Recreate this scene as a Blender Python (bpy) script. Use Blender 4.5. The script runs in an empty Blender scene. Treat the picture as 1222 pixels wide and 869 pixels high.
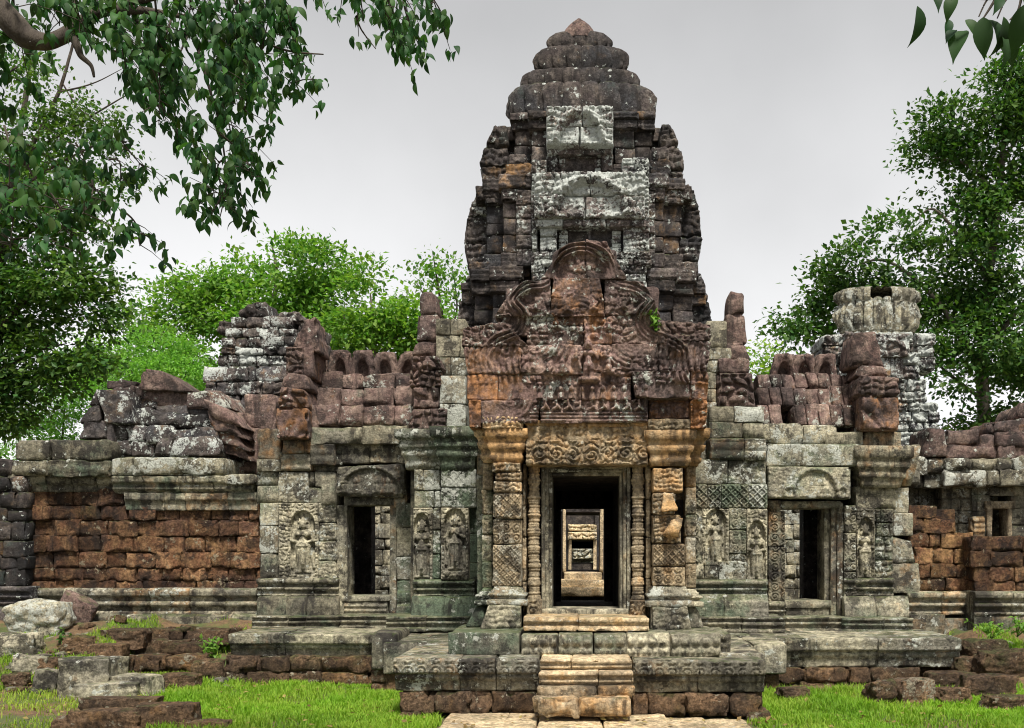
import bpy, math, random
import numpy as np

random.seed(11)
rng = np.random.default_rng(11)
S = bpy.context.scene
COL = S.collection
R = math.radians

# ------------------------------------------------------------------ camera, sky, sun, exposure
F, CX, CY, EYE = 1250.0, 695.0, 655.0, 1.85        # focal length and axis in photo pixels, eye height in metres
PW, PH = 1222.0, 869.0
cam_d = bpy.data.cameras.new('camera')
cam = bpy.data.objects.new('camera', cam_d)
COL.objects.link(cam)
cam.location = (0, 0, EYE)
cam.rotation_euler = (R(90), 0, 0)
cam_d.sensor_width = 36
cam_d.lens = 36 * F / PW
cam_d.shift_x = -(CX - PW / 2) / PW
cam_d.shift_y = (CY - PH / 2) / PW
cam_d.clip_end = 2000
S.camera = cam

SUN_EL, SUN_AZ = 60, 14          # azimuth: degrees to the right of straight behind the camera
w = bpy.data.worlds.new('World')
S.world = w
w.use_nodes = True
nt = w.node_tree
bg = nt.nodes['Background']
sky = nt.nodes.new('ShaderNodeTexSky')
sky.sky_type = 'NISHITA'
sky.sun_disc = False
sky.sun_elevation = R(SUN_EL)
sky.sun_rotation = R(180 - SUN_AZ)
sky.dust_density = 4
geo = nt.nodes.new('ShaderNodeTexCoord')
sep = nt.nodes.new('ShaderNodeSeparateXYZ')
nt.links.new(geo.outputs['Generated'], sep.inputs[0])
ramp = nt.nodes.new('ShaderNodeValToRGB')            # cloud deck: pale at the horizon, greyer overhead
nt.links.new(sep.outputs['Z'], ramp.inputs[0])
e = ramp.color_ramp.elements
e[0].position = 0.0
e[0].color = (10.6, 10.5, 10.4, 1)
e[1].position = 1.0
e[1].color = (4.2, 4.2, 4.3, 1)
for pos, v in ((.14, 9.4), (.27, 7.6), (.46, 5.0)):
    ramp.color_ramp.elements.new(pos).color = (v, v, v * 1.005, 1)
nz = nt.nodes.new('ShaderNodeTexNoise')
nz.inputs['Scale'].default_value = 2.6
nz.inputs['Detail'].default_value = 5
nt.links.new(geo.outputs['Generated'], nz.inputs[0])
mr = nt.nodes.new('ShaderNodeMapRange')
mr.inputs[1].default_value = 0.3
mr.inputs[2].default_value = 0.7
mr.inputs[3].default_value = 0.84
mr.inputs[4].default_value = 1.08
nt.links.new(nz.outputs[0], mr.inputs[0])
cm = nt.nodes.new('ShaderNodeVectorMath')
cm.operation = 'SCALE'
nt.links.new(ramp.outputs[0], cm.inputs[0])
nt.links.new(mr.outputs[0], cm.inputs['Scale'])
mx = nt.nodes.new('ShaderNodeMix')
mx.data_type = 'RGBA'
mx.inputs[0].default_value = 0.95
nt.links.new(sky.outputs[0], mx.inputs[6])
nt.links.new(cm.outputs[0], mx.inputs[7])
nt.links.new(mx.outputs[2], bg.inputs['Color'])
bg.inputs['Strength'].default_value = 0.085

sun_d = bpy.data.lights.new('sun', 'SUN')
sun_d.energy = 4.7
sun_d.angle = R(10)
sun_d.color = (1.0, 0.94, 0.84)
sun = bpy.data.objects.new('sun', sun_d)
COL.objects.link(sun)
sun.rotation_euler = (R(90 - SUN_EL), 0, R(SUN_AZ))
S.view_settings.view_transform = 'Standard'
S.view_settings.look = 'None'
S.view_settings.exposure = 0.52
S.view_settings.gamma = 1.0
S.render.film_transparent = False
S.render.engine = 'CYCLES'
S.cycles.pixel_filter_type = 'BLACKMAN_HARRIS'
S.cycles.filter_width = 1.05
S.cycles.max_bounces = 6
S.cycles.transparent_max_bounces = 4

# ------------------------------------------------------------------ numpy noise
def _hash(i, j, k, s):
    h = (i.astype(np.uint32) * np.uint32(374761393) + j.astype(np.uint32) * np.uint32(668265263)
         + k.astype(np.uint32) * np.uint32(2147483647 - 1013) + np.uint32((s * 97531 + 1013) & 0xffffffff))
    h = (h ^ (h >> np.uint32(13))) * np.uint32(1274126177)
    h = h ^ (h >> np.uint32(16))
    return (h & np.uint32(0xffff)).astype(np.float32) / 32767.5 - 1.0

def vnoise(p, s=0):
    p = np.asarray(p, dtype=np.float64)
    b = np.floor(p)
    f = p - b
    f = f * f * (3 - 2 * f)
    i, j, k = (b[:, a].astype(np.int64) for a in range(3))
    out = 0
    for a in (0, 1):
        wa = f[:, 0] if a else 1 - f[:, 0]
        for c in (0, 1):
            wc = f[:, 1] if c else 1 - f[:, 1]
            for d in (0, 1):
                wd = f[:, 2] if d else 1 - f[:, 2]
                out = out + wa * wc * wd * _hash(i + a, j + c, k + d, s)
    return out

def noise2(u, v, s=0):
    return vnoise(np.stack([u, v, np.zeros_like(u)], 1), s)

def X(px, Y): return (px - CX) * Y / F
def Z(py, Y): return EYE - (py - CY) * Y / F
def sstep(a, b, x):
    t = np.clip((x - a) / (b - a), 0, 1)
    return t * t * (3 - 2 * t)

# ------------------------------------------------------------------ mesh collector
class MB:
    def __init__(self):
        self.V, self.T, self.Q, self.n = [], [], [], 0
    def add(self, V, faces, tint):
        V = np.asarray(V, np.float64)
        t = np.empty((len(V), 4), np.float32)
        t[:] = tint
        self.V.append(V)
        self.T.append(t)
        for f in (faces if isinstance(faces, list) else [faces]):
            if len(f):
                self.Q.append(np.asarray(f, np.int64) + self.n)
        self.n += len(V)
    def build(self, name, mat, parent=None, origin=None, smooth=True):
        V = np.concatenate(self.V)
        T = np.concatenate(self.T)
        if parent is not None:
            o_ = world_loc(parent)
        elif origin is not None:
            o_ = np.array(origin, float)
        else:
            o_ = np.array([V[:, 0].mean(), V[:, 1].mean(), V[:, 2].min()])
        V = V - o_
        me = bpy.data.meshes.new(name)
        me.vertices.add(len(V))
        me.vertices.foreach_set('co', V.astype(np.float32).ravel())
        nl = sum(q.size for q in self.Q)
        nf = sum(len(q) for q in self.Q)
        me.loops.add(nl)
        me.polygons.add(nf)
        me.loops.foreach_set('vertex_index', np.concatenate([q.ravel() for q in self.Q]).astype(np.int32))
        tot = np.concatenate([np.full(len(q), q.shape[1]) for q in self.Q])
        st = np.concatenate([[0], np.cumsum(tot)[:-1]])
        me.polygons.foreach_set('loop_start', st.astype(np.int32))
        me.polygons.foreach_set('use_smooth', np.full(nf, smooth))
        me.update(calc_edges=True)
        a = me.color_attributes.new('tint', 'FLOAT_COLOR', 'POINT')
        a.data.foreach_set('color', T.ravel())
        me.materials.append(mat)
        o = bpy.data.objects.new(name, me)
        COL.objects.link(o)
        if parent is not None:
            o.parent = parent
        else:
            o.location = tuple(o_)
        return o

def world_loc(o):
    L = np.zeros(3)
    while o is not None:
        L += np.array(o.location)
        o = o.parent
    return L

def tag(o, label=None, cat=None, group=None, kind=None):
    if label: o['label'] = label
    if cat: o['category'] = cat
    if group: o['group'] = group
    if kind: o['kind'] = kind
    return o

def thing(name, loc, label, cat, group=None):
    o = bpy.data.objects.new(name, None)
    o.empty_display_size = 0.3
    o.location = loc
    COL.objects.link(o)
    return tag(o, label, cat, group)

# ------------------------------------------------------------------ block: a rounded, worn, optionally carved stone
_topo = {}
def topo(nx, ny, nz):
    key = (nx, ny, nz)
    if key in _topo: return _topo[key]
    I, J, K = np.meshgrid(np.arange(nx), np.arange(ny), np.arange(nz), indexing='ij')
    surf = (I == 0) | (I == nx - 1) | (J == 0) | (J == ny - 1) | (K == 0) | (K == nz - 1)
    idm = np.full((nx, ny, nz), -1)
    idm[surf] = np.arange(surf.sum())
    q = []
    def face(a, flip):
        f = np.stack([a[:-1, :-1], a[1:, :-1], a[1:, 1:], a[:-1, 1:]], -1).reshape(-1, 4)
        q.append(f[:, ::-1] if flip else f)
    face(idm[0], True); face(idm[-1], False)
    face(idm[:, 0], False); face(idm[:, -1], True)
    face(idm[:, :, 0], True); face(idm[:, :, -1], False)
    r = (I[surf], J[surf], K[surf], np.concatenate(q))
    if len(_topo) < 400: _topo[key] = r
    return r

def axis(h, r, res):
    n = max(1, int(round((2 * h - 2 * r) / res)))
    return np.concatenate([[-h, -h + .3 * r], np.linspace(-h + r, h - r, n + 1), [h - .3 * r, h]])

# local colour of the stone, plus shade painted into one recess: gaussians in facade coordinates (brightness, ochre, lichen, moss)
ZONES = []
def zone(px, py, sx, sy, b=0, w_=0, l=0, m=0): ZONES.append((px, py, sx, sy, np.array([b, w_, l, m])))
def tint_at(px, py, base):
    t = np.array(base, float)
    for (a, c, sx, sy, d) in ZONES:
        g = math.exp(-((px - a) / sx) ** 2 - ((py - c) / sy) ** 2)
        if g > .02: t += d * g
    t += np.array([random.gauss(0, .17), random.gauss(0, .16), random.gauss(0, .22), random.gauss(0, .1)])
    return np.clip(t, 0, 1.4)

BASE = [.5, .12, .25, .2]
_seed = [0]
def blk(mb, x0, y0, x1, y1, Y, d, r=.02, n=.014, res=.09, tint=None, base=None, rel=None, rres=.015,
        q=None, prof=None, jit=1.0, rot=None, fq=1.0, efade=True):
    """photo-pixel rectangle x0,y0 (top left) .. x1,y1 at distance Y, d metres deep; prof = [(fraction from bottom, outset m)]"""
    _seed[0] += 1
    if tint is None:
        tint = tint_at((x0 + x1) / 2, (y0 + y1) / 2, base or BASE)
    jy = random.gauss(0, .008) * jit
    X0, X1, Z1, Z0 = X(x0, Y), X(x1, Y), Z(y0, Y), Z(y1, Y)
    hx, hy, hz = (X1 - X0) / 2, d / 2, (Z1 - Z0) / 2
    c = np.array([(X0 + X1) / 2, Y + hy + jy, (Z0 + Z1) / 2])
    r = min(r * random.uniform(.45, 1.0), .42 * min(hx, hy, hz))
    rs = rres if rel is not None else res
    xs, ys, zs = axis(hx, r, rs), axis(hy, r, res * 2.2), axis(hz, r, rs)
    if prof is not None:
        pz = np.array([p[0] for p in prof]); po = np.array([p[1] for p in prof])
        rz = 2 * hz * pz - hz
        mid = np.concatenate([np.linspace(a, b, 3)[:2] if b - a > .03 else [a] for a, b in zip(rz[:-1], rz[1:])] + [[rz[-1]]])
        zs = np.concatenate([[-hz], mid[1:-1], [hz]])
    I, J, K, Q = topo(len(xs), len(ys), len(zs))
    P = np.stack([xs[I], ys[J], zs[K]], 1)
    hh = np.array([hx, hy, hz]); rr = np.array([r, r, r])
    if prof is not None: rr = np.array([r, r, 1e-6])
    inner = np.clip(P, -(hh - rr), hh - rr)
    D = P - inner
    L = np.linalg.norm(D / rr, axis=1)
    front = J == 0
    P = np.where(L[:, None] > 1e-9, inner + D / np.maximum(L, 1e-9)[:, None], P)
    nrm = D / np.maximum(np.linalg.norm(D, axis=1), 1e-9)[:, None]
    if prof is not None:
        o = np.interp(P[:, 2], rz, po)
        P[:, 0] *= (hx + o) / hx
        P[:, 1] -= o * (hy - P[:, 1]) / (2 * hy)
    if q is not None:                                   # corner shifts in pixels: tl, tr, br, bl
        u = (P[:, 0] / hx + 1) / 2; v = (P[:, 2] / hz + 1) / 2
        sc = Y / F
        (a, b), (c1, d1), (e1, f1), (g1, h1) = q
        P[:, 0] += sc * ((1 - u) * v * a + u * v * c1 + u * (1 - v) * e1 + (1 - u) * (1 - v) * g1)
        P[:, 2] -= sc * ((1 - u) * v * b + u * v * d1 + u * (1 - v) * f1 + (1 - u) * (1 - v) * h1)
    if rel is not None:
        wx, wz = P[:, 0] + c[0], P[:, 2] + c[2]
        if efade:
            hgt = rel(wx[front], wz[front])
            edge = np.minimum(sstep(0, .018, hx - np.abs(P[front, 0])), sstep(0, .018, hz - np.abs(P[front, 2])))
            P[front, 1] -= hgt * (.25 + .75 * edge)
        else:
            P[:, 1] -= rel(wx, wz) * np.clip((hy - P[:, 1]) / (2 * hy), 0, 1)
    if rot is None:
        rot = (0, random.gauss(0, .006) * jit, random.gauss(0, .008) * jit)
    for ax, ang in enumerate(rot):
        if ang:
            ca, sa = math.cos(ang), math.sin(ang)
            a_, b_ = [(1, 2), (2, 0), (0, 1)][ax]
            pa, pb = P[:, a_].copy(), P[:, b_].copy()
            P[:, a_] = ca * pa - sa * pb
            P[:, b_] = sa * pa + ca * pb
    off = _seed[0] * 3.71
    lo = vnoise(P * 3.2 * fq + off, 1)
    mi = vnoise(P * 11. * fq + off, 2)
    hi = vnoise(P * 31. * fq + off, 3)
    edge_ = np.abs(nrm).max(1) < .985
    k = n * np.where(edge_, 1.0, .42) * (.9 * lo + .75 * mi + .5 * hi)
    k = k - n * 1.6 * np.clip(vnoise(P * 7.5 * fq + off + 9, 4) - .30, 0, 1) * edge_ * 4
    P = P + nrm * k[:, None] + c
    mb.add(P, Q, tint)

def courses(y0, y1, h, var=.25):
    n = max(1, int(round((y1 - y0) / h)))
    c = np.linspace(y0, y1, n + 1)
    c[1:-1] += np.array([random.uniform(-var, var) * h * .5 for _ in range(n - 1)])
    return c

def wall(mb, x0, y0, x1, y1, Y, d, h=18, bw=34, core=True, rag=0, miss=0, rows=None, **kw):
    ys = rows if rows is not None else courses(y0, y1, h)
    for i in range(len(ys) - 1):
        n = max(1, int(round((x1 - x0) / bw)))
        xs = np.linspace(x0, x1, n + 1)
        if n > 1: xs[1:-1] += np.array([random.uniform(-.3, .3) * bw + (bw * .25 if i % 2 else -bw * .25) for _ in range(n - 1)])
        xs = np.sort(xs)
        xs[0] += random.uniform(-rag, rag); xs[-1] += random.uniform(-rag, rag)
        for j in range(n):
            if xs[j + 1] - xs[j] < 4 or random.random() < miss: continue
            blk(mb, xs[j] + .25, ys[i] + .25, xs[j + 1] - .25, ys[i + 1] - .25, Y, d, **kw)
    if core:
        blk(mb, x0 + 2, y0 + 2, x1 - 2, y1 - 1, Y + .07, max(d - .1, .1), n=.004, jit=0, tint=(.2, .1, .1, .1))

def band(mb, x0, y0, x1, y1, Y, d, prof, bw=40, **kw):
    """moulding course of several stones sharing one profile"""
    n = max(1, int(round((x1 - x0) / bw)))
    xs = np.linspace(x0, x1, n + 1)
    if n > 1: xs[1:-1] += np.array([random.uniform(-.2, .2) * bw for _ in range(n - 1)])
    for j in range(n):
        end = [(p[0], p[1]) for p in prof]
        a, b = xs[j] + .2, xs[j + 1] - .2
        # keep neighbouring stones from growing into each other: the outset goes forward only
        blkm(mb, a, y0, b, y1, Y, d, end, **kw)

def blkm(mb, x0, y0, x1, y1, Y, d, prof, **kw):
    """like blk with a profile but the outset only pushes the front"""
    po = max(p[1] for p in prof)
    Yf = Y - po
    pz = np.array([p[0] for p in prof]); pv = np.array([po - p[1] for p in prof])
    Z1, Z0 = Z(y0, Yf), Z(y1, Yf)
    def rl(x, z):
        return -np.interp((z - Z0) / (Z1 - Z0), pz, pv)
    kw.setdefault('rres', .02)
    r2 = kw.pop('rel2', None)
    f = (lambda x, z: rl(x, z) + r2(x, z)) if r2 else rl
    kw.setdefault('efade', False)
    blk(mb, x0, y0, x1, y1, Yf, d + po, rel=f, **kw)

def box(mb, X0, X1, Y0, Y1, Z0, Z1, tint=(.45, .1, .1, .1)):
    v = [(a, b, c) for a in (X0, X1) for b in (Y0, Y1) for c in (Z0, Z1)]
    f = np.array([[0, 1, 3, 2], [4, 6, 7, 5], [0, 4, 5, 1], [2, 3, 7, 6], [0, 2, 6, 4], [1, 5, 7, 3]])
    # separate corners so the flat shading is kept
    V = np.array(v)[f].reshape(-1, 3)
    mb.add(V, np.arange(24).reshape(6, 4), tint)

def rock(mb, c, h, amp=.16, seed=0, tint=(.5, .1, .3, .2), rot=0, n=22, boxy=.55):
    I, J, K, Q = topo(n, n, n)
    P = np.stack([I, J, K], 1) / (n - 1) * 2 - 1.0
    sph = P / np.linalg.norm(P, axis=1)[:, None]
    P = P * boxy + sph * (1 - boxy) * 1.15
    off = seed * 7.3
    P = P * (1 + amp * vnoise(P * 1.3 + off, 1) + amp * .5 * vnoise(P * 3.3 + off, 2) + amp * .22 * vnoise(P * 9 + off, 3))[:, None]
    P = P * np.array(h)
    ca, sa = math.cos(rot), math.sin(rot)
    x = P[:, 0] * ca - P[:, 1] * sa; y = P[:, 0] * sa + P[:, 1] * ca
    P[:, 0], P[:, 1] = x, y
    mb.add(P + np.array(c), Q, tint)

# ------------------------------------------------------------------ carving: height fields
def caps(u, v, L):
    h = np.zeros_like(u)
    for (x0, y0, r0, x1, y1, r1, zo) in L:
        dx, dy = x1 - x0, y1 - y0
        ll = dx * dx + dy * dy
        t = np.clip(((u - x0) * dx + (v - y0) * dy) / ll, 0, 1) if ll > 1e-9 else np.zeros_like(u)
        rr = r0 + (r1 - r0) * t
        d2 = (u - x0 - t * dx) ** 2 + (v - y0 - t * dy) ** 2
        k = np.sqrt(np.clip(rr * rr - d2, 0, None))
        h = np.maximum(h, np.where(k > 0, k + zo, 0))
    return h

def devata_caps(pose):
    L = [(-.045, .06, .035, -.055, .46, .075, .01), (.045, .06, .035, .055, .46, .075, .01), (0, .10, .06, 0, .46, .09, 0),
         (-.045, .03, .028, -.10, .015, .024, .02), (.045, .03, .028, .10, .015, .024, .02),
         (-.04, .485, .085, .04, .485, .085, .01), (0, .5, .082, 0, .61, .066, .01), (-.045, .69, .068, .045, .69, .068, .01),
         (-.05, .675, .042, -.05, .675, .042, .05), (.05, .675, .042, .05, .675, .042, .05),
         (-.105, .735, .036, .105, .735, .036, .01), (0, .75, .033, 0, .80, .031, .02),
         (0, .825, .05, 0, .865, .052, .03), (0, .838, .010, 0, .852, .008, .082), (-.02, .862, .008, -.02, .862, .008, .075),
         (.02, .862, .008, .02, .862, .008, .075), (-.012, .818, .007, .012, .818, .007, .076),
         (-.062, .85, .014, -.066, .795, .022, .02), (.062, .85, .014, .066, .795, .022, .02),
         (-.06, .895, .018, .06, .895, .018, .035), (0, .90, .052, 0, .955, .03, .02), (0, .955, .026, 0, 1.0, .008, .02),
         (-.05, .91, .02, -.06, .96, .008, .02), (.05, .91, .02, .06, .96, .008, .02),
         (-.07, .48, .016, .07, .48, .016, .085), (0, .48, .02, .0, .16, .028, .065),
         (-.10, .46, .02, -.165, .10, .028, 0), (.10, .46, .02, .165, .10, .028, 0),
         (-.085, .025, .02, .085, .025, .02, 0)]
    if pose == 0:      # both hands meet at the waist
        for s in (-1, 1):
            L += [(s * .125, .72, .036, s * .165, .57, .030, .02), (s * .165, .57, .030, s * .03, .53, .024, .05),
                  (s * .03, .53, .026, 0, .525, .02, .07)]
    elif pose == 1:    # one arm hanging, the other folded to the breast with a flower
        L += [(-.125, .72, .036, -.16, .58, .029, .02), (-.16, .58, .029, -.145, .43, .022, .02), (-.145, .42, .024, -.14, .38, .014, .02),
              (.125, .72, .036, .155, .585, .030, .02), (.155, .585, .03, .05, .64, .022, .06), (.05, .64, .024, .02, .665, .02, .075),
              (.03, .70, .025, .03, .73, .02, .07)]
    else:              # one arm raised beside the head with a lotus stem
        L += [(-.125, .72, .036, -.175, .60, .029, .02), (-.175, .60, .029, -.165, .76, .022, .02), (-.165, .77, .024, -.15, .81, .016, .02),
              (-.16, .83, .03, -.17, .88, .02, .02), (.125, .72, .036, .16, .58, .029, .02), (.16, .58, .029, .15, .43, .022, .02),
              (.15, .42, .024, .15, .38, .014, .02)]
    return L

def devata_rel(px, y0, y1, Y, pose=0, wide=1.0, lean=0.0, halfw=19):
    """a woman in high relief inside an arched niche; px centre, y0 crown tip, y1 feet"""
    ht = (y1 - y0) * Y / F
    xc, zb = X(px, Y), Z(y1, Y)
    L = devata_caps(pose)
    hw = halfw * Y / F
    def f(x, z):
        u = (x - xc) / ht
        v = (z - zb) / ht
        u = (u - lean * np.sin(v * 5)) / wide
        fig = caps(u, v, L) * ht * 1.25
        # niche: pointed arch recess, raised frame with flame border around it
        a = np.abs(x - xc) / (hw * .86)
        vv = v
        arch = a ** 2 + np.clip((vv - .82) / .27, 0, None) ** 2
        inside = (arch < 1) & (vv > -.03)
        rim = np.exp(-((np.sqrt(arch) - 1.10) / .07) ** 2) * (vv > -.03)
        orn = .018 * foliage(x, z, .065)
        base = np.where(inside, -.06, .012 * rim + orn)
        ped = ((vv < -.02) & (vv > -.11) & (a < .95)) * .03
        return np.where(inside, -.06 + fig, base + ped)
    return f

def foliage(x, z, s):
    n1 = noise2(x / s * .8, z / s * .8, 5)
    n2 = noise2(x / s * .8 + 31, z / s * .8, 6)
    return sstep(.10, .62, np.abs(np.sin(np.pi * (x / s + .55 * n1))) * np.abs(np.sin(np.pi * (z / s + .55 * n2))))

def scroll(x, z, s):
    i = np.floor(x / s); j = np.floor(z / s)
    fu = x / s - i - .5; fv = z / s - j - .5
    sg = np.where((i + j) % 2 == 0, 1., -1.)
    rr = np.hypot(fu, fv); th = np.arctan2(fv, fu * sg)
    h = (.5 + .5 * np.cos(2 * np.pi * rr * 4.2 + th)) * sstep(.54, .42, rr)
    return np.maximum(h, sstep(.14, .05, rr)) + .35 * sstep(.50, .62, rr)

def lattice(x, z, s):
    a = (x + z) / s; b = (x - z) / s
    fa = np.abs(a - np.floor(a) - .5); fb = np.abs(b - np.floor(b) - .5)
    net = sstep(.38, .46, np.maximum(fa, fb))
    fl = sstep(.30, .12, np.hypot(fa, fb)) * (.6 + .4 * np.cos(8 * np.arctan2(fb - .0, fa)))
    return np.maximum(net, fl)

def R_fol(a=.02, s=.08): return lambda x, z: 1.5 * a * foliage(x, z, s)
def R_scr(a=.022, s=.13): return lambda x, z: 1.6 * a * scroll(x, z, s)
def R_lat(a=.016, s=.11): return lambda x, z: 1.6 * a * lattice(x, z, s)
def R_fan(px, py, Y, a=.06, n=5):
    xc, zc = X(px, Y), Z(py, Y)
    def f(x, z):
        th = np.arctan2(x - xc, z - zc); r = np.hypot(x - xc, z - zc)
        return a * (.35 + np.abs(np.sin(th * n + 1.5 * r)) ** .8) * sstep(0, .12, r) * (.75 + .25 * np.cos(r * 14))
    return f
def R_petal(y0, y1, Y, a=.03, s=.11):
    z0, z1 = Z(y1, Y), Z(y0, Y)
    def f(x, z):
        v = (z - z0) / (z1 - z0)
        p = np.abs(np.sin(np.pi * x / s))
        rows = np.abs(np.sin(np.pi * x / (s * .5)))
        return a * np.where((v > .45) & (v < .9), p ** .7 * np.sin(np.pi * (v - .45) / .45), np.where((v > .08) & (v < .38), .7 * rows * np.sin(np.pi * (v - .08) / .3), 0))
    return f

# ------------------------------------------------------------------ materials
def nn(nt, t, **kw):
    n = nt.nodes.new(t)
    for k, v in kw.items(): setattr(n, k, v)
    return n
def new_mat(name):
    m = bpy.data.materials.new(name)
    m.use_nodes = True
    nt = m.node_tree
    b = nt.nodes['Principled BSDF']
    return m, nt, b
def setin(nt, sock, v):
    if isinstance(v, bpy.types.NodeSocket): nt.links.new(v, sock)
    elif isinstance(v, (tuple, list)) and len(v) == 3 and sock.type == 'RGBA': sock.default_value = (*v, 1)
    else: sock.default_value = v
def mixc(nt, f, a, b, mode='MIX'):
    n = nn(nt, 'ShaderNodeMix', data_type='RGBA', blend_type=mode)
    n.clamp_factor = True
    setin(nt, n.inputs[0], f); setin(nt, n.inputs[6], a); setin(nt, n.inputs[7], b)
    return n.outputs[2]
def math_(nt, op, a, b=0.0, c=None, clamp=False):
    n = nn(nt, 'ShaderNodeMath', operation=op, use_clamp=clamp)
    setin(nt, n.inputs[0], a); setin(nt, n.inputs[1], b)
    if c is not None: setin(nt, n.inputs[2], c)
    return n.outputs[0]
def noise(nt, vec, scale, detail=4, rough=.6, dist=0):
    n = nn(nt, 'ShaderNodeTexNoise')
    setin(nt, n.inputs['Vector'], vec)
    n.inputs['Scale'].default_value = scale
    n.inputs['Detail'].default_value = detail
    n.inputs['Roughness'].default_value = rough
    n.inputs['Distortion'].default_value = dist
    return n.outputs[0]
def rng_(nt, v, a, b, lo=0.0, hi=1.0):
    n = nn(nt, 'ShaderNodeMapRange')
    n.interpolation_type = 'SMOOTHSTEP'
    setin(nt, n.inputs[0], v); setin(nt, n.inputs[1], a); setin(nt, n.inputs[2], b)
    n.inputs[3].default_value = lo; n.inputs[4].default_value = hi
    return n.outputs[0]

def stone_mat(name, c1, c2, c3, warm=(.34, .185, .08), lich=(.56, .58, .52), green=(.13, .19, .13), stain=.7, pits=0.0, bump=1.0, lich_gain=1.0):
    m, nt, b = new_mat(name)
    g = nn(nt, 'ShaderNodeNewGeometry')
    P = g.outputs['Position']
    at = nn(nt, 'ShaderNodeAttribute', attribute_name='tint')
    sp = nn(nt, 'ShaderNodeSeparateColor')
    nt.links.new(at.outputs['Color'], sp.inputs[0])
    br, wm, li, mo = sp.outputs[0], sp.outputs[1], sp.outputs[2], at.outputs['Alpha']
    mp = nn(nt, 'ShaderNodeMapping')
    mp.inputs['Scale'].default_value = (7, 7, .8)
    nt.links.new(P, mp.inputs[0])
    big = noise(nt, P, 1.1, 3)
    mid = noise(nt, P, 5.5, 6, .65)
    fine = noise(nt, P, 38, 5, .7)
    streak = noise(nt, mp.outputs[0], 1.0, 5, .65)
    col = mixc(nt, rng_(nt, mid, .38, .62), c1, c2)
    col = mixc(nt, rng_(nt, big, .42, .66), col, c3)
    # ochre where the skin of the stone has gone
    wf = math_(nt, 'ADD', math_(nt, 'MULTIPLY', wm, .85), math_(nt, 'MULTIPLY', math_(nt, 'SUBTRACT', mid, .5), 2.2))
    wf = math_(nt, 'ADD', wf, math_(nt, 'MULTIPLY', math_(nt, 'SUBTRACT', streak, .5), 1.0))
    wcol = mixc(nt, rng_(nt, fine, .35, .65), warm, tuple(v * .5 for v in warm))
    col = mixc(nt, rng_(nt, wf, .25, 1.0, 0, .9), col, wcol)
    # grain and brightness
    gr = rng_(nt, fine, .30, .70, .68, 1.32)
    g2 = rng_(nt, noise(nt, P, 16, 5, .7), .33, .66, .62, 1.4)
    gr = math_(nt, 'MULTIPLY', gr, math_(nt, 'MULTIPLY', g2, math_(nt, 'MULTIPLY_ADD', br, 1.35, .55)))
    vs = nn(nt, 'ShaderNodeVectorMath', operation='SCALE')
    nt.links.new(col, vs.inputs[0]); nt.links.new(gr, vs.inputs['Scale'])
    col = vs.outputs[0]
    # green algae film
    mf = math_(nt, 'ADD', mo, math_(nt, 'MULTIPLY', math_(nt, 'SUBTRACT', noise(nt, P, 3.1, 5), .5), 2.6))
    col = mixc(nt, rng_(nt, mf, .4, 1.2, 0, .8), col, mixc(nt, rng_(nt, fine, .3, .7), tuple(v * .4 for v in green), green))
    # black crust: streaks running down and cloudy patches
    sf = math_(nt, 'MULTIPLY', rng_(nt, streak, .48, .66), rng_(nt, noise(nt, P, 1.7, 3), .38, .58))
    cr = math_(nt, 'MULTIPLY', rng_(nt, noise(nt, P, 2.6, 7, .7), .505, .585), .9)
    sf = math_(nt, 'MAXIMUM', sf, cr)
    col = mixc(nt, math_(nt, 'MULTIPLY', sf, stain), col, (.020, .018, .018))
    # pale crusty lichen in spots and larger blotches
    l1 = noise(nt, P, 3.4, 9, .74, .3)
    l2 = noise(nt, P, 30, 4, .65)
    vo2 = nn(nt, 'ShaderNodeTexVoronoi'); vo2.inputs['Scale'].default_value = 8.5
    wv2 = nn(nt, 'ShaderNodeVectorMath', operation='MULTIPLY_ADD')
    nt.links.new(P, wv2.inputs[0]); wv2.inputs[1].default_value = (1, 1, 1)
    ns2 = nn(nt, 'ShaderNodeVectorMath', operation='SCALE'); nt.links.new(noise(nt, P, 20, 3), ns2.inputs[0]); ns2.inputs['Scale'].default_value = .10
    nt.links.new(ns2.outputs[0], wv2.inputs[2]); nt.links.new(wv2.outputs[0], vo2.inputs['Vector'])
    col_ = rng_(nt, vo2.outputs['Distance'], .40, .12, -.03, .085)
    l1 = math_(nt, 'ADD', l1, col_)
    lf = math_(nt, 'ADD', math_(nt, 'MULTIPLY', li, .20 * lich_gain), math_(nt, 'MULTIPLY_ADD', l2, .42, -.21))
    lf = math_(nt, 'ADD', lf, l1)
    col = mixc(nt, rng_(nt, lf, .66, .72, 0, .92), col, mixc(nt, rng_(nt, fine, .3, .7), tuple(v * .55 for v in lich), lich))
    # moss cushions on ledges
    sx = nn(nt, 'ShaderNodeSeparateXYZ')
    nt.links.new(g.outputs['Normal'], sx.inputs[0])
    up = rng_(nt, sx.outputs[2], .45, .9)
    uf = math_(nt, 'MULTIPLY', up, rng_(nt, math_(nt, 'ADD', noise(nt, P, 6, 5), math_(nt, 'MULTIPLY', mo, .35)), .56, .72))
    col = mixc(nt, math_(nt, 'MULTIPLY', uf, .5), col, mixc(nt, fine, (.03, .05, .012), (.10, .13, .04)))
    nt.links.new(col, b.inputs['Base Color'])
    b.inputs['Roughness'].default_value = .92
    b.inputs['Specular IOR Level'].default_value = .2
    h = math_(nt, 'ADD', math_(nt, 'MULTIPLY', fine, .55), math_(nt, 'MULTIPLY', mid, 1.0))
    h = math_(nt, 'ADD', h, math_(nt, 'MULTIPLY', noise(nt, P, 120, 3, .6), .25))
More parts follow.
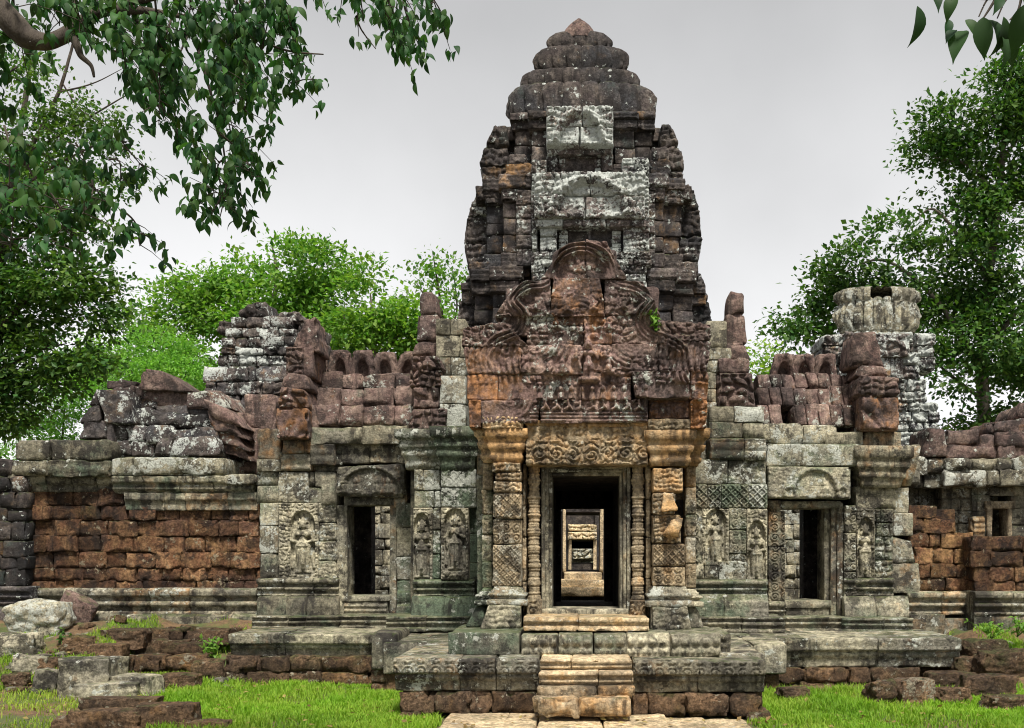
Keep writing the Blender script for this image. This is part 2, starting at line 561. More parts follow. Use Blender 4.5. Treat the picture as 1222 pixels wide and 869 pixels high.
    if pits:
        vo = nn(nt, 'ShaderNodeTexVoronoi')
        vo.inputs['Scale'].default_value = 19
        wv = nn(nt, 'ShaderNodeVectorMath', operation='MULTIPLY_ADD')
        nt.links.new(P, wv.inputs[0]); wv.inputs[1].default_value = (1, 1, 1)
        nt.links.new(noise(nt, P, 14, 2), wv.inputs[2])
        nt.links.new(wv.outputs[0], vo.inputs['Vector'])
        pit = rng_(nt, vo.outputs['Distance'], .12, .42)
        h = math_(nt, 'ADD', h, math_(nt, 'MULTIPLY', pit, pits))
        dk = math_(nt, 'MULTIPLY', rng_(nt, vo.outputs['Distance'], .30, .10), .7)
        col2 = mixc(nt, dk, col, (.03, .012, .006))
        nt.links.new(col2, b.inputs['Base Color'])
    bp = nn(nt, 'ShaderNodeBump')
    bp.inputs['Strength'].default_value = min(1.0, .85 * bump)
    bp.inputs['Distance'].default_value = .05 * bump
    nt.links.new(h, bp.inputs['Height'])
    nt.links.new(bp.outputs[0], b.inputs['Normal'])
    return m

M_GREY = stone_mat('grey_sandstone', (.185, .17, .125), (.285, .262, .19), (.12, .113, .092), stain=.88)
M_PURP = stone_mat('purple_sandstone', (.135, .088, .078), (.20, .145, .12), (.088, .066, .062), warm=(.30, .14, .055), stain=.78, lich_gain=.95)
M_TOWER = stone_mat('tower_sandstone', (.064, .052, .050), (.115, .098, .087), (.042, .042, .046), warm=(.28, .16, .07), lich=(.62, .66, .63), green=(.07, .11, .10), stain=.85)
M_OCHRE = stone_mat('ochre_sandstone', (.27, .215, .14), (.36, .30, .205), (.21, .17, .115), warm=(.42, .25, .11), lich=(.5, .47, .38), stain=.8, lich_gain=.8)
M_LAT = stone_mat('laterite', (.15, .074, .040), (.24, .140, .072), (.075, .042, .030), warm=(.34, .20, .09), lich=(.42, .36, .25), green=(.10, .10, .035), stain=.78, pits=1.6, bump=1.3, lich_gain=.8)
M_LATD = stone_mat('brown_laterite', (.12, .075, .045), (.19, .12, .07), (.09, .06, .04), warm=(.36, .19, .07), lich=(.40, .36, .27), green=(.11, .12, .045), stain=.45, pits=1.6, bump=1.3)
M_LITE = stone_mat('pale_sandstone', (.38, .30, .19), (.48, .385, .25), (.28, .22, .145), warm=(.52, .31, .12), lich=(.55, .52, .44), stain=.35)

# zones of colour on the facade (photo pixels)
zone(600, 530, 40, 60, .1, .5, -.15, -.2)      # ochre left capital
zone(805, 530, 40, 70, .05, .5, -.1, -.1)
zone(700, 530, 90, 30, .1, .2, -.1, -.3)         # lintel
zone(690, 370, 40, 18, .1, .6, 0, -.2)
zone(590, 440, 45, 40, .15, .7, .0, -.2)
zone(795, 440, 50, 40, .05, .35, 0, -.2)
zone(690, 440, 60, 40, .15, .15, .15, -.1)
zone(350, 490, 30, 50, .1, .75, -.1, -.2)
zone(530, 600, 50, 110, .08, -.1, .25, .55)
zone(565, 660, 25, 80, -.25, -.1, .1, .7)  # green film left of the porch, with the recess shade darkened into the colour
zone(530, 720, 90, 25, -.1, -.1, .1, .6)
zone(530, 540, 40, 40, .15, -.1, .35, .2)
zone(870, 600, 50, 90, .0, -.05, .35, .5)
zone(360, 620, 60, 60, .12, -.1, .3, .2)
zone(1040, 650, 50, 60, .05, -.1, .2, .3)
zone(970, 545, 70, 20, .15, -.1, .3, .3)
zone(960, 510, 50, 14, .2, -.1, .25, 0)
zone(1050, 495, 30, 30, .1, .6, -.1, -.1)
zone(340, 725, 60, 25, -.4, -.2, -.2, .1)
zone(705, 240, 75, 90, .3, -.1, .35, .1)
zone(700, 150, 45, 30, .3, -.1, .35, .1)
zone(610, 210, 14, 14, .3, .9, -.2, -.2)
zone(610, 280, 26, 30, .1, .25, 0, 0)
zone(785, 255, 26, 40, .05, .3, 0, 0)
zone(205, 558, 90, 16, .1, -.1, .4, .3)
zone(230, 600, 90, 20, .25, .2, -.1, .25)
zone(200, 510, 80, 50, .0, -.05, .4, 0)
zone(300, 430, 50, 40, .15, -.1, .5, 0)
zone(640, 770, 120, 20, .0, .15, .2, .2)
zone(800, 640, 30, 90, .1, .3, .25, -.1)
zone(605, 640, 30, 80, .1, .1, .55, -.1)
zone(80, 640, 70, 90, -.28, -.2, -.1, .0)
zone(240, 660, 80, 60, .12, .25, .1, 0)
zone(1120, 680, 50, 60, .1, .45, .1, 0)
zone(1060, 460, 70, 80, .0, 0, .2, 0)

# ------------------------------------------------------------------ the gate: porch
YP = 12.4
gate = thing('temple_gate', (0, 14.5, .9), 'tall sandstone gate with a lotus-topped tower and a carved porch around the dark doorway', 'temple gate')

CAP = [(0, 0), (.06, .0), (.1, .05), (.2, .06), (.24, .03), (.36, .05), (.4, .10), (.54, .13), (.58, .09), (.7, .13), (.74, .19), (1, .22)]
BASEP = [(0, .16), (.28, .15), (.34, .07), (.46, .10), (.52, .14), (.62, .13), (.68, .06), (.8, .07), (.84, .03), (1, 0)]
def pilaster(mir):
    """porch pilaster: shaft of carved blocks, moulded capital and base"""
    m = MB()
    if not mir:
        sh = [(552, 563, 588, 621), (563, 574, 591, 622), (574, 588, 589, 622), (588, 619, 588.5, 622), (619, 650, 588.5, 622), (650, 700, 588, 622)]
        bt = (.5, .25, .45, .1)
    else:
        sh = [(558, 588, 779, 815), (588, 614, 779, 806), (614, 649, 779, 812), (649, 676, 779, 818), (676, 700, 779, 818)]
        bt = (.5, .35, .35, .05)
    for k, (a, b, x0, x1) in enumerate(sh):
        r_ = R_lat(.015, .085) if k in (3, 5) else (R_scr(.02, .12) if k == 4 else R_fol(.018, .06))
        blk(m, x0, a + .3, x1, b - .3, YP, .5, rel=r_, rres=.011, base=bt, r=.02)
    if mir:                                              # broken stump of the right pilaster
        blk(m, 788, 588, 810, 612, YP - .10, .2, r=.05, n=.03, tint=(.9, 1.0, .2, 0), q=((4, 0), (-9, 2), (-2, -4), (2, -2)), jit=0)
        blk(m, 790, 618, 818, 647, YP - .12, .2, r=.05, n=.03, tint=(.9, .9, .2, 0), q=((12, 2), (-2, 0), (-8, -3), (0, -8)), jit=0)
    # flanking strip one step back
    xa, xb = ((575, 588) if not mir else (818, 831))
    wall(m, xa, 552, xb, 702, YP + .3, .5, h=30, bw=20, rel=R_scr(.016, .1), core=False, base=(.4, .05, .4, .3))
    p = m.build('pilaster', M_OCHRE, gate)
    c = MB()
    if not mir:
        blk(c, 587, 512, 622, 552, YP, .62, prof=[(a, o * .42) for a, o in CAP], r=.015, n=.009, base=(.45, .45, .2, .1), res=.05)
        blk(c, 576, 510, 589, 552, YP + .2, .62, prof=[(a, o * .5) for a, o in CAP], r=.015, n=.009, base=(.45, .45, .2, .1), res=.05)
        blk(c, 575, 496, 624, 512, YP - .08, .7, rel=R_fol(.02, .06), base=(.5, .3, .3, .1))
    else:
        blk(c, 777, 514, 822, 556, YP, .62, prof=[(a, o * .42) for a, o in CAP], r=.015, n=.009, base=(.42, .4, .2, .1), res=.05)
        blk(c, 822, 512, 834, 556, YP + .2, .62, prof=[(a, o * .6) for a, o in CAP], r=.015, n=.009, base=(.5, .6, .2, .1), res=.05)
        blk(c, 774, 500, 828, 514, YP - .08, .7, rel=R_fol(.02, .06), base=(.4, .1, .3, .1))
    c.build('capital', M_OCHRE, p)
    d = MB()
    if not mir:
        blk(d, 590, 700, 621, 722, YP, .5, prof=[(a, o * .55) for a, o in BASEP], r=.012, n=.007, res=.05, base=(.45, .1, .45, .2))
        blk(d, 576, 702, 588, 722, YP + .2, .5, prof=[(a, o * .6) for a, o in BASEP], r=.012, n=.01, res=.05, base=(.4, .1, .4, .3))
        blk(d, 578, 722, 621.5, 751, YP - .09, .7, rel=R_fol(.012, .07), q=((4, 0), (0, 0), (0, 0), (-6, 0)), base=(.42, .0, .45, .3), r=.04)
        blk(d, 558, 722, 580, 750, YP + .15, .6, q=((10, 2), (0, 0), (0, 0), (-4, 0)), base=(.35, 0, .4, .35), r=.06)
    else:
        blk(d, 779, 700, 818, 724, YP, .5, prof=[(a, o * .55) for a, o in BASEP], r=.012, n=.007, res=.05, base=(.45, .1, .4, .2))
        blk(d, 818, 703, 830, 724, YP + .2, .5, prof=[(a, o * .6) for a, o in BASEP], r=.012, n=.01, res=.05, base=(.4, .1, .4, .3))
        blk(d, 777, 724, 822, 753, YP - .09, .7, rel=R_fol(.012, .07), q=((0, 0), (-2, 0), (4, 0), (0, 0)), base=(.36, -.05, .4, .3), r=.04)
        blk(d, 820, 722, 839, 751, YP + .15, .6, q=((0, 0), (-6, 4), (2, 0), (0, 0)), base=(.35, 0, .35, .35), r=.06)
    d.build('pilaster_base', M_GREY, p)
pilaster(False)
pilaster(True)

def colonette(x0, x1):
    """ringed door colonette turned from one stone"""
    m = MB()
    Y = YP + .16
    hx = (X(x1, Y) - X(x0, Y)) / 2
    zt, zb = Z(553, Y), Z(716, Y)
    n = 210
    t = np.linspace(0, 1, n)
    rings = np.zeros(n)
    for k in range(9):
        c0 = k / 8
        rings += .6 * np.exp(-((t - c0) / .022) ** 2)
    rings += .32 * np.abs(np.sin(np.pi * t * 30)) ** 1.5 + .12 * np.sin(np.pi * t * 94)
    rad = hx * (.70 + .30 * np.clip(rings, 0, 1.2)) + hx * .03 * noise2(t * 30, t * 3, 3)
    a = np.linspace(0, 2 * np.pi, 17)[:-1]
    V = np.stack([(rad[:, None] * np.cos(a)).ravel() + X((x0 + x1) / 2, Y), (rad[:, None] * np.sin(a)).ravel() + Y + hx,
                  np.repeat(zb + (zt - zb) * t, 16)], 1)
    V += .006 * vnoise(V * 14, 4)[:, None]
    i, j = np.meshgrid(np.arange(n - 1), np.arange(16), indexing='ij')
    q = np.stack([i * 16 + j, i * 16 + (j + 1) % 16, (i + 1) * 16 + (j + 1) % 16, (i + 1) * 16 + j], -1).reshape(-1, 4)
    tt = np.tile(np.array([.5, .35, .15, .1]), (len(V), 1))
    wv = noise2(t * 7 + x0, t * 0, 8)
    tt[:, 0] += np.repeat(wv * .3, 16); tt[:, 1] += np.repeat(wv * .5, 16)
    m.add(V, q, np.clip(tt, 0, 1.3))
    blk(m, x0 - 1, 716, x1 + 1, 736, YP + .12, .35, rel=R_scr(.03, .17), base=(.5, .3, .2, .1))
    m.build('colonette', M_OCHRE, gate)
colonette(628.5, 645.5)
colonette(753, 770)

for x0, x1 in ((623.5, 628), (770.5, 777)):              # thin carved strips beside the colonettes
    m = MB()
    wall(m, x0, 553, x1, 736, YP + .25, .4, h=45, bw=10, core=False, base=(.5, .2, .3, .1), rel=R_fol(.01, .04))
    m.build('door_surround', M_OCHRE, gate)

m = MB()                                                 # stepped door frame, mitred
def frame(m, x0, x1, y0, y1, steps, w_, Y, d, base, sill=True):
    for k in range(steps):
        a = k * w_; yy = Y + k * .045
        kw = dict(r=.012, n=.004, res=.08, jit=.2, base=base)
        blk(m, x0 + a, y0 + a, x0 + a + w_ - .15, y1, yy, d, **kw)
        blk(m, x1 - a - w_ + .15, y0 + a, x1 - a, y1, yy, d, **kw)
        blk(m, x0 + a + w_, y0 + a, x1 - a - w_, y0 + a + w_ - .15, yy, d, **kw)
frame(m, 646, 752.5, 555, 734, 3, 4.4, YP + .3, .55, (.5, .02, .25, .25))
blk(m, 646, 727, 752, 735, YP + .2, .6, r=.02, n=.006, base=(.65, .2, .1, .1))
m.build('door_frame', M_GREY, gate)

m = MB()                                                 # lintel with scrolling foliage
def lint(x, z):
    Yl = YP - .02
    px = x / Yl * F + CX; py = CY - (z - EYE) * F / Yl
    h = .030 * scroll(x + .015 * noise2(x * 9, z * 9, 1), z + .02 * noise2(x * 8, z * 8, 2), .205) * (py > 526)
    h = h + .024 * foliage(x, z, .085)
    for k in range(7):                                   # small riders along the upper edge
        c0 = 640 + k * 20
        h = np.maximum(h, .7 * Yl / F * caps(px - c0, -(py - 524), [(0, 0, 4.5, 0, 8, 3.4, 0), (0, 11, 2.6, 0, 12, 2.4, 1), (-4, 2, 2, 3, 1, 2, 0)]))
    return h
blk(m, 628, 507, 773, 555, YP - .02, .5, rel=lint, rres=.0085, base=(.5, .45, .1, 0), r=.02)
blk(m, 626, 500, 700, 507.5, YP - .05, .4, n=.02, r=.03, base=(.5, .9, 0, 0), q=((0, 2), (0, 0), (0, 3), (0, 0)))
blk(m, 700, 503, 774, 509, YP - .03, .4, n=.02, r=.03, base=(.5, .9, 0, 0), q=((0, 2), (0, -4), (0, 0), (0, 2)))
m.build('lintel', M_OCHRE, gate)

m = MB()                                                 # porch walls, inner jambs, ceiling: a dark passage behind the frame
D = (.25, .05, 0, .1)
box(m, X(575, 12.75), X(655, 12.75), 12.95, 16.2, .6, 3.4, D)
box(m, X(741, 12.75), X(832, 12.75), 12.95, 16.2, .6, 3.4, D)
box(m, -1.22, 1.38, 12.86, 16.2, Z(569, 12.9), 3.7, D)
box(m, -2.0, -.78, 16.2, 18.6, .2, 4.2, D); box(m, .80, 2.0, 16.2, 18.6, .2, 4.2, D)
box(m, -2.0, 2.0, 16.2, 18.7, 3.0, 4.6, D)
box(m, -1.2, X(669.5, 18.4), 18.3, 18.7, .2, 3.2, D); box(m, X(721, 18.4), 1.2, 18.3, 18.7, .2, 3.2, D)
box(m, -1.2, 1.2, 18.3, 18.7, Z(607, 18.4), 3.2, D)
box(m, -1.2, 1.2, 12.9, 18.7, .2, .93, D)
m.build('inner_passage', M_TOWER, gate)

for s in (0, 1):                                         # foot of the tower beside the porch
    m = MB()
    x0, x1 = ((510, 642), (752, 880))[s]
    wall(m, x0, 418, x1, 745, 16.95, 1.0, h=22, bw=36, base=(.45, .08, .3, .4))
    m.build('tower_foot', M_GREY, gate)
for s in (-1, 1):                                        # flank walls of the porch
    m = MB()
    for k in range(9):
        z0 = .66 + k * .3
        for j in range(4):
            ya = 12.95 + j * .8
            pa, pb = sorted((CX + s * 1.10 * F / ya, CX + s * 1.30 * F / ya))
            blk(m, pa, CY - (z0 + .295 - EYE) * F / ya, pb, CY - (z0 - EYE) * F / ya, ya, .79, base=(.45, .1, .3, .4), n=.02)
    m.build('porch_wall', M_GREY, gate)

# ------------------------------------------------------------------ the pediment over the porch
YD = 12.3
def ped(x, z):
    px = x / YD * F + CX; py = CY - (z - EYE) * F / YD
    s = YD / F
    h = .020 * foliage(x, z, .10) + .008 * foliage(x, z, .045)
    h = h * (1 - .75 * sstep(34, 26, np.abs(px - 692)) * sstep(400, 408, py) * sstep(462, 456, py))
    def arcs(cx, cy, r0, r1, n, lo, hi, amp=.05):
        nonlocal h
        rr = np.hypot(px - cx, py - cy); th = np.degrees(np.arctan2(-(py - cy), px - cx)) % 360
        amp = amp * np.clip(.55 + noise2(x * 5, z * 5, 43) + .4 * noise2(x * 12, z * 12, 44), .1, 1)
        ok = (rr > r0) & (rr < r1) & ((th - lo) % 360 < (hi - lo) % 360)
        t = (rr - r0) / (r1 - r0)
        h = np.where(ok, amp * (.55 + .45 * np.abs(np.sin(np.pi * t * n))) * np.sin(np.pi * np.clip(t, .04, .96)) ** .4, h)
    # the great lobed arch of the gable, a ridged band following its outline, with flames outside it
    d = np.full_like(px, 1e9)
    for (a0, b0), (a1, b1) in zip(ARCS[:-1], ARCS[1:]):
        dx, dy = a1 - a0, b1 - b0
        t = np.clip(((px - a0) * dx + (py - b0) * dy) / (dx * dx + dy * dy), 0, 1)
        d = np.minimum(d, np.hypot(px - a0 - t * dx, py - b0 - t * dy))
    band_ = sstep(9.5, 7.5, d)
    ero = np.clip(.5 + noise2(x * 4.5, z * 4.5, 41) + .5 * noise2(x * 11, z * 11, 42), 0, 1)
    h = np.maximum(h * (1 - .8 * band_), band_ * (.02 + .045 * ero) * (1 + .5 * np.cos(d * 1.25)))
    arcs(640, 404, 14, 44, 5, 270, 12, .05)
    arcs(757, 403, 14, 42, 5, 172, 262, .05)
    arcs(609, 474, 8, 29, 4, 180, 359, .06)
    arcs(691, 388, 20, 36, 3, 30, 120, .05)
    # standing figure and head above, seated figure at its side
    h = np.maximum(h, s * 1.5 * caps(px - 702, -(py - 455), [(-3, 0, 3.2, -2.5, 18, 4, 2), (3, 0, 3.2, 2.5, 18, 4, 2), (0, 16, 4.6, 0, 26, 4, 2), (-3, 32, 4, 3, 32, 4, 2), (-7, 33, 2.4, -11, 23, 2, 1), (-11, 23, 2, -9, 14, 1.7, 1), (7, 33, 2.4, 11, 26, 2, 1), (11, 26, 2, 13, 36, 1.7, 1),
                                                        (0, 40, 4.8, 0, 43, 4.6, 3), (0, 42, 1, 0, 40, 1, 8), (0, 46, 3.4, 0, 52, 1.4, 2), (-9, 1, 4, 9, 1, 4, 2)]))
    h = np.maximum(h, s * 1.6 * caps(px - 671, -(py - 447), [(-6, 2, 3, 6, 2, 3, 1), (0, 3, 4, 0, 8, 4.4, 1), (-4, 9, 2, -7, 4, 1.8, 1), (4, 9, 2, 7, 4, 1.8, 1), (0, 13.5, 2.7, 0, 15, 2.6, 2), (0, 16, 2, 0, 19, .8, 1)]))
    h = np.maximum(h, s * 1.5 * caps(px - 726, -(py - 447), [(-5, 2, 3, 5, 2, 3, 1), (0, 3, 4, 0, 8, 4, 1), (0, 13, 2.6, 0, 15, 2.4, 2)]))
    for (fx, fy, k_) in ((654, 449, .8), (688, 430, .7), (722, 428, .75), (738, 449, .85), (664, 392, .8), (678, 374, .7), (708, 372, .75), (726, 394, .8), (694, 398, .7), (690, 326, .9), (640, 372, .8), (744, 370, .8)):
        h = np.maximum(h, s * 1.4 * caps((px - fx) / k_, -(py - fy) / k_, [(-5, 2, 3, 5, 2, 3, 0), (0, 3, 3.6, 0, 8, 3.8, 1), (-4, 9, 1.8, -7, 4, 1.6, 1), (4, 9, 1.8, 6, 13, 1.6, 1), (0, 13, 2.5, 0, 15, 2.4, 2), (0, 16, 1.8, 0, 19, .8, 1)]))
    row = (py > 459) & (py < 478)                         # worshippers in a row
    k = np.clip(np.round((px - 644) / 12.6), 0, 10)
    h = np.where(row, .002 + s * 1.4 * caps(px - 644 - k * 12.6, -(py - 477), [(0, 1, 4.6, 0, 7, 4, 0), (0, 11.5, 2.8, 0, 13, 2.8, 2), (0, 14, 2, 0, 17, .8, 1)]), h)
    row = (py > 478) & (py < 491) & (px > 645) & (px < 768)
    k = np.round((px - 650) / 14)
    h = np.where(row, .0 + s * 1.6 * caps(px - 650 - k * 14, -(py - 490), [(-4, 1, 2, 2, 5, 2, 1), (2, 5, 2.4, 5, 1, 1.6, 1), (1, 5, 2.2, 0, 9, 2, 1), (0, 11, 1.7, 0, 11.4, 1.7, 2), (-1, 8, 1.2, -5, 9, 1, 1)]), h)
    bead = (py > 491) & (py < 504) & (px > 632) & (px < 772)
    h = np.where(bead, .03 * np.abs(np.sin(np.pi * (py - 491) / 4.33)) * (.75 + .25 * np.abs(np.sin(px * 1.2))), h)
    # combed leaf flames on the flanks
    fl = ((px < 622) & (py > 412) & (py < 478)) | ((px > 775) & (py > 402) & (py < 445))
    h = np.where(fl, h * .5 + .045 * np.abs(np.sin((px - 590) * .42 + .9 * np.sin(py * .12))) ** 1.3 * (.5 + .5 * np.abs(np.sin(py * .09 + px * .03))), h)
    dm = .5 + .5 * np.clip(noise2(x * 2.6, z * 2.6, 9) * 1.8 + .8, -1, 1)    # whole areas have scaled off
    return h * 1.7 * np.clip(dm, .25, 1)
ARCH = [(tuple(v)) for v in ((566, 474), (584, 452), (578, 428), (592, 408), (616, 398), (624, 378), (612, 360), (630, 344), (654, 336), (664, 312), (694, 296), (724, 312), (734, 336), (758, 344), (776, 360), (764, 378), (772, 398), (798, 408), (816, 424), (812, 452), (832, 474))]
def smooth2(P, n=6):
    out = []
    for i in range(len(P) - 1):
        p0, p1, p2, p3 = (np.array(P[max(0, min(len(P) - 1, k))], float) for k in (i - 1, i, i + 1, i + 2))
        for f in np.arange(n) / n: out.append(tuple(.5 * (2 * p1 + (p2 - p0) * f + (2 * p0 - 5 * p1 + 4 * p2 - p3) * f * f + (3 * p1 - p0 - 3 * p2 + p3) * f ** 3)))
    return out + [P[-1]]
ARCS = smooth2(ARCH)
PB = [  # x0,y0,x1,y1, corner shifts, tint, proud
    (645, 287, 699, 333, ((30, 6), (0, 0), (0, 0), (0, 0)), (.30, .15, .2, 0), 0),
    (699, 286, 748, 333, ((0, 0), (-24, 4), (0, 0), (0, 0)), (.32, .06, .2, 0), -.03),
    (590, 333, 657, 378, ((24, 8), (0, 0), (0, 0), (0, 0)), (.32, .2, .2, 0), 0),
    (656, 330, 722, 378, ((5, 2), (-6, 2), (0, 0), (0, 0)), (.5, .55, .3, 0), -.06),
    (721, 333, 789, 377, ((0, 0), (-22, 4), (0, 0), (0, 0)), (.27, .0, .25, 0), 0),
    (551, 386, 631, 414, ((2, 6), (-30, -2), (0, 0), (0, 0)), (.30, .02, .35, .2), -.05),
    (592, 376, 662, 396, ((10, 0), (0, 0), (0, 2), (0, 8)), (.42, .1, .6, .1), .05),
    (630, 388, 697, 412, ((0, 5), (0, 0), (0, 0), (0, 0)), (.36, .2, .4, 0), .05),
    (660, 377, 699, 389, None, (.5, .7, .2, 0), .03),
    (697, 378, 731, 411, None, (.75, .5, .3, 0), .0),
    (730, 376, 786, 411, ((0, 0), (-4, -5), (0, 0), (0, 0)), (.36, .05, .15, 0), .02),
    (784, 386, 848, 412, ((0, -4), (0, 2), (0, -6), (0, 0)), (.30, .02, .25, .1), -.02),
    (556, 414, 622, 447, ((-3, 0), (0, 0), (0, 0), (2, 0)), (.5, .5, .1, 0), -.02),
    (622, 412, 695, 447, None, (.72, .12, .35, 0), .0),
    (695, 411, 730, 444, None, (.82, .25, .3, 0), .0),
    (730, 411, 785, 443, None, (.5, .1, .25, 0), .0),
    (785, 408, 848, 443, ((0, -2), (0, 0), (-4, 0), (0, 0)), (.40, .32, .1, 0), .0),
    (557, 447, 594, 478, None, (.62, .8, .1, 0), .0),
    (594, 447, 640, 478, None, (.5, .45, .2, 0), .04),
    (640, 447, 694, 478, None, (.75, .12, .35, 0), .05),
    (694, 444, 753, 478, None, (.75, .2, .3, 0), .04),
    (753, 443, 823, 475, ((0, 0), (0, 0), (0, 0), (6, 0)), (.40, .08, .35, .1), -.12),
    (824, 443, 844, 478, None, (.5, .45, .1, 0), .0),
    (560, 478, 574, 511, None, (.62, .9, .1, 0), .0),
    (574, 478, 645, 505, ((0, 0), (0, 0), (-4, 0), (0, 0)), (.5, .3, .2, 0), .0),
    (645, 478, 695, 505, None, (.7, .1, .35, 0), .03),
    (695, 478, 738, 504, None, (.7, .1, .3, 0), .05),
    (738, 478, 773, 504, None, (.45, .1, .3, 0), .05),
    (774, 474, 823, 500, None, (.42, .55, .1, 0), .25),
    (824, 478, 843, 512, None, (.58, .7, .1, 0), .0),
]
m = MB()
for x0, y0, x1, y1, q, t, pr in PB:
    t = np.clip(np.array(t) + np.array([.06, .06, .28, .05]) + rng.normal(0, .10, 4), 0, 1.3)
    blk(m, x0 + .05, y0 + .05, x1 - .05, y1 - .05, YD + pr * .6, .7, q=q, tint=t, rel=ped, rres=.0115, r=.018, n=.016, rot=(0, random.gauss(0, .003), 0), efade=False, jit=.5)
m.build('pediment', M_PURP, gate)
m = MB()
for a, b, c, d_, yy in ((560, 500, 842, 395, 12.75), (600, 400, 790, 340, 12.85), (655, 342, 740, 292, 12.9)):
    blk(m, a + 4, d_ + 4, c - 4, b, yy, 3.4, r=.1, n=.03, jit=0, tint=(.35, .1, .2, .1), res=.2)
m.build('porch_roof', M_PURP, gate)

# ------------------------------------------------------------------ the tower
AX = 696.0
CORN = [(0, 0), (.15, .02), (.3, .07), (.45, .06), (.6, .12), (1, .13)]
def strip(m, x0, x1, y0, y1, Y, d, scale=1.0, base=(.42, .08, .25, .2), rel=None, h=17):
    """a pier of the tower: cornice courses on top, plain shaft, moulded foot"""
    H_ = y1 - y0
    yc, yf = y0 + .30 * H_, y1 - .16 * H_
    for a, b in zip(*(lambda c: (c[:-1], c[1:]))(courses(y0, yc, h * .85))):
        o = (.05 + .11 * (yc - (a + b) / 2) / (yc - y0)) * scale
        e = o * F / Y * .5
        blk(m, x0 - e, a, x1 + e, b - .4, Y - o, d + o, base=base, n=.022, r=.04, rel=(lambda x, z: .02 * np.abs(np.sin(z * 42)) + .012 * foliage(x, z, .06)), rres=.022)
    for a, b in zip(*(lambda c: (c[:-1], c[1:]))(courses(yc, yf, h * 1.2))):
        blk(m, x0, a, x1, b - .4, Y + random.uniform(-.02, .02), d, base=base, n=.018, r=.03, rel=rel, rres=.02)
    for a, b in zip(*(lambda c: (c[:-1], c[1:]))(courses(yf, y1, h * .8))):
        o = (.03 + .07 * ((a + b) / 2 - yf) / (y1 - yf)) * scale
        e = o * F / Y * .5
        blk(m, x0 - e, a, x1 + e, b - .4, Y - o, d + o, base=base, n=.022, r=.035, rel=(lambda x, z: .016 * np.abs(np.sin(z * 50))), rres=.022)

def acro(m, x0, y0, x1, y1, Y, d, lean, base=(.30, .05, .35, .35)):
    """corner antefix: a round-shouldered upright stone that bulges outward, in three pieces"""
    ys = courses(y0, y1, (y1 - y0) / 3, .12)
    w_ = x1 - x0
    for k, (top, bot) in enumerate(((.50, .86), (.88, 1.0), (1.0, .84))):
        a, b = (1 - top) * w_, (1 - bot) * w_
        q = ((a, 0), (0, 0), (0, 0), (b, 0)) if lean < 0 else ((0, 0), (-a, 0), (-b, 0), (0, 0))
        blk(m, x0, ys[k], x1, ys[k + 1] - .3, Y, d, base=base, r=.10 if k == 0 else .05, n=.028, rel=R_fol(.03, .11), rres=.022, q=q)

WHITE = (.75, .0, .95, .15)
def tier(y0, y1, strips, sides, centre, Y0):
    m = MB()
    for (hi, ho, dy, dt) in strips:
        for s in (-1, 1):
            a, b = (AX + hi, AX + ho) if s > 0 else (AX - ho, AX - hi)
            strip(m, a, b, y0 + dt + random.uniform(-1, 2), y1, Y0 + dy, 2 * (18.4 - Y0 - dy), base=(.30, .10, .22, .15))
    hw = strips[-1][1] - 4
    blk(m, AX - hw, y0 + 4 + strips[-1][3], AX + hw, y1, Y0 + strips[-1][2] + .12, 2 * (18.4 - Y0 - strips[-1][2]) - .3, n=.005, jit=0, tint=(.3, .05, .2, .1), res=.3)
    for (x0, x1, a0, a1, lean) in sides:
        acro(m, x0, a0, x1, a1, 17.3, 1.9, lean)
    t = m.build('tower_tier', M_TOWER, gate)
    c = MB()
    centre(c)
    c.build('false_door', M_TOWER, t)

def pedi_small(m, x0, x1, y0, y1, Y, base=WHITE):
    """small carved pediment of a false door: an arched band over foliage and a figure"""
    xc = (x0 + x1) / 2; hw = (x1 - x0) / 2; ht = y1 - y0
    def f(x, z):
        px = x / Y * F + CX; py = CY - (z - EYE) * F / Y
        u = (px - xc) / hw; v = (y1 - py) / ht
        d = np.hypot(u / .86, v / .92 * .9)
        h = .055 * foliage(x, z, .12) + .03 * scroll(x, z, .2)
        h = h + .11 * np.exp(-((d - .82) / .10) ** 2) * (v > .08)
        h = h + .05 * sstep(.14, .04, np.abs(v - .05))
        h = np.where((d < .7) & (v > .1), h * .6 - .02, h)
        h = np.maximum(h, Y / F * .9 * caps(px - xc, py * 0 + (y1 - py) - ht * .12, [(-7, 3, 4, 7, 3, 4, 0), (0, 3, 6, 0, ht * .3, 5, 1), (0, ht * .42, 4, 0, ht * .46, 3.6, 2)]))
        return h
    rows = courses(y0, y1, ht / 2, .1)
    for k in range(len(rows) - 1):
        cut = xc + random.uniform(-6, 6)
        for a, b in ((x0, cut), (cut, x1)):
            blk(m, a + .2, rows[k] + .2, b - .2, rows[k + 1] - .2, Y, .8, base=base, rel=f, rres=.016, r=.03, n=.015)

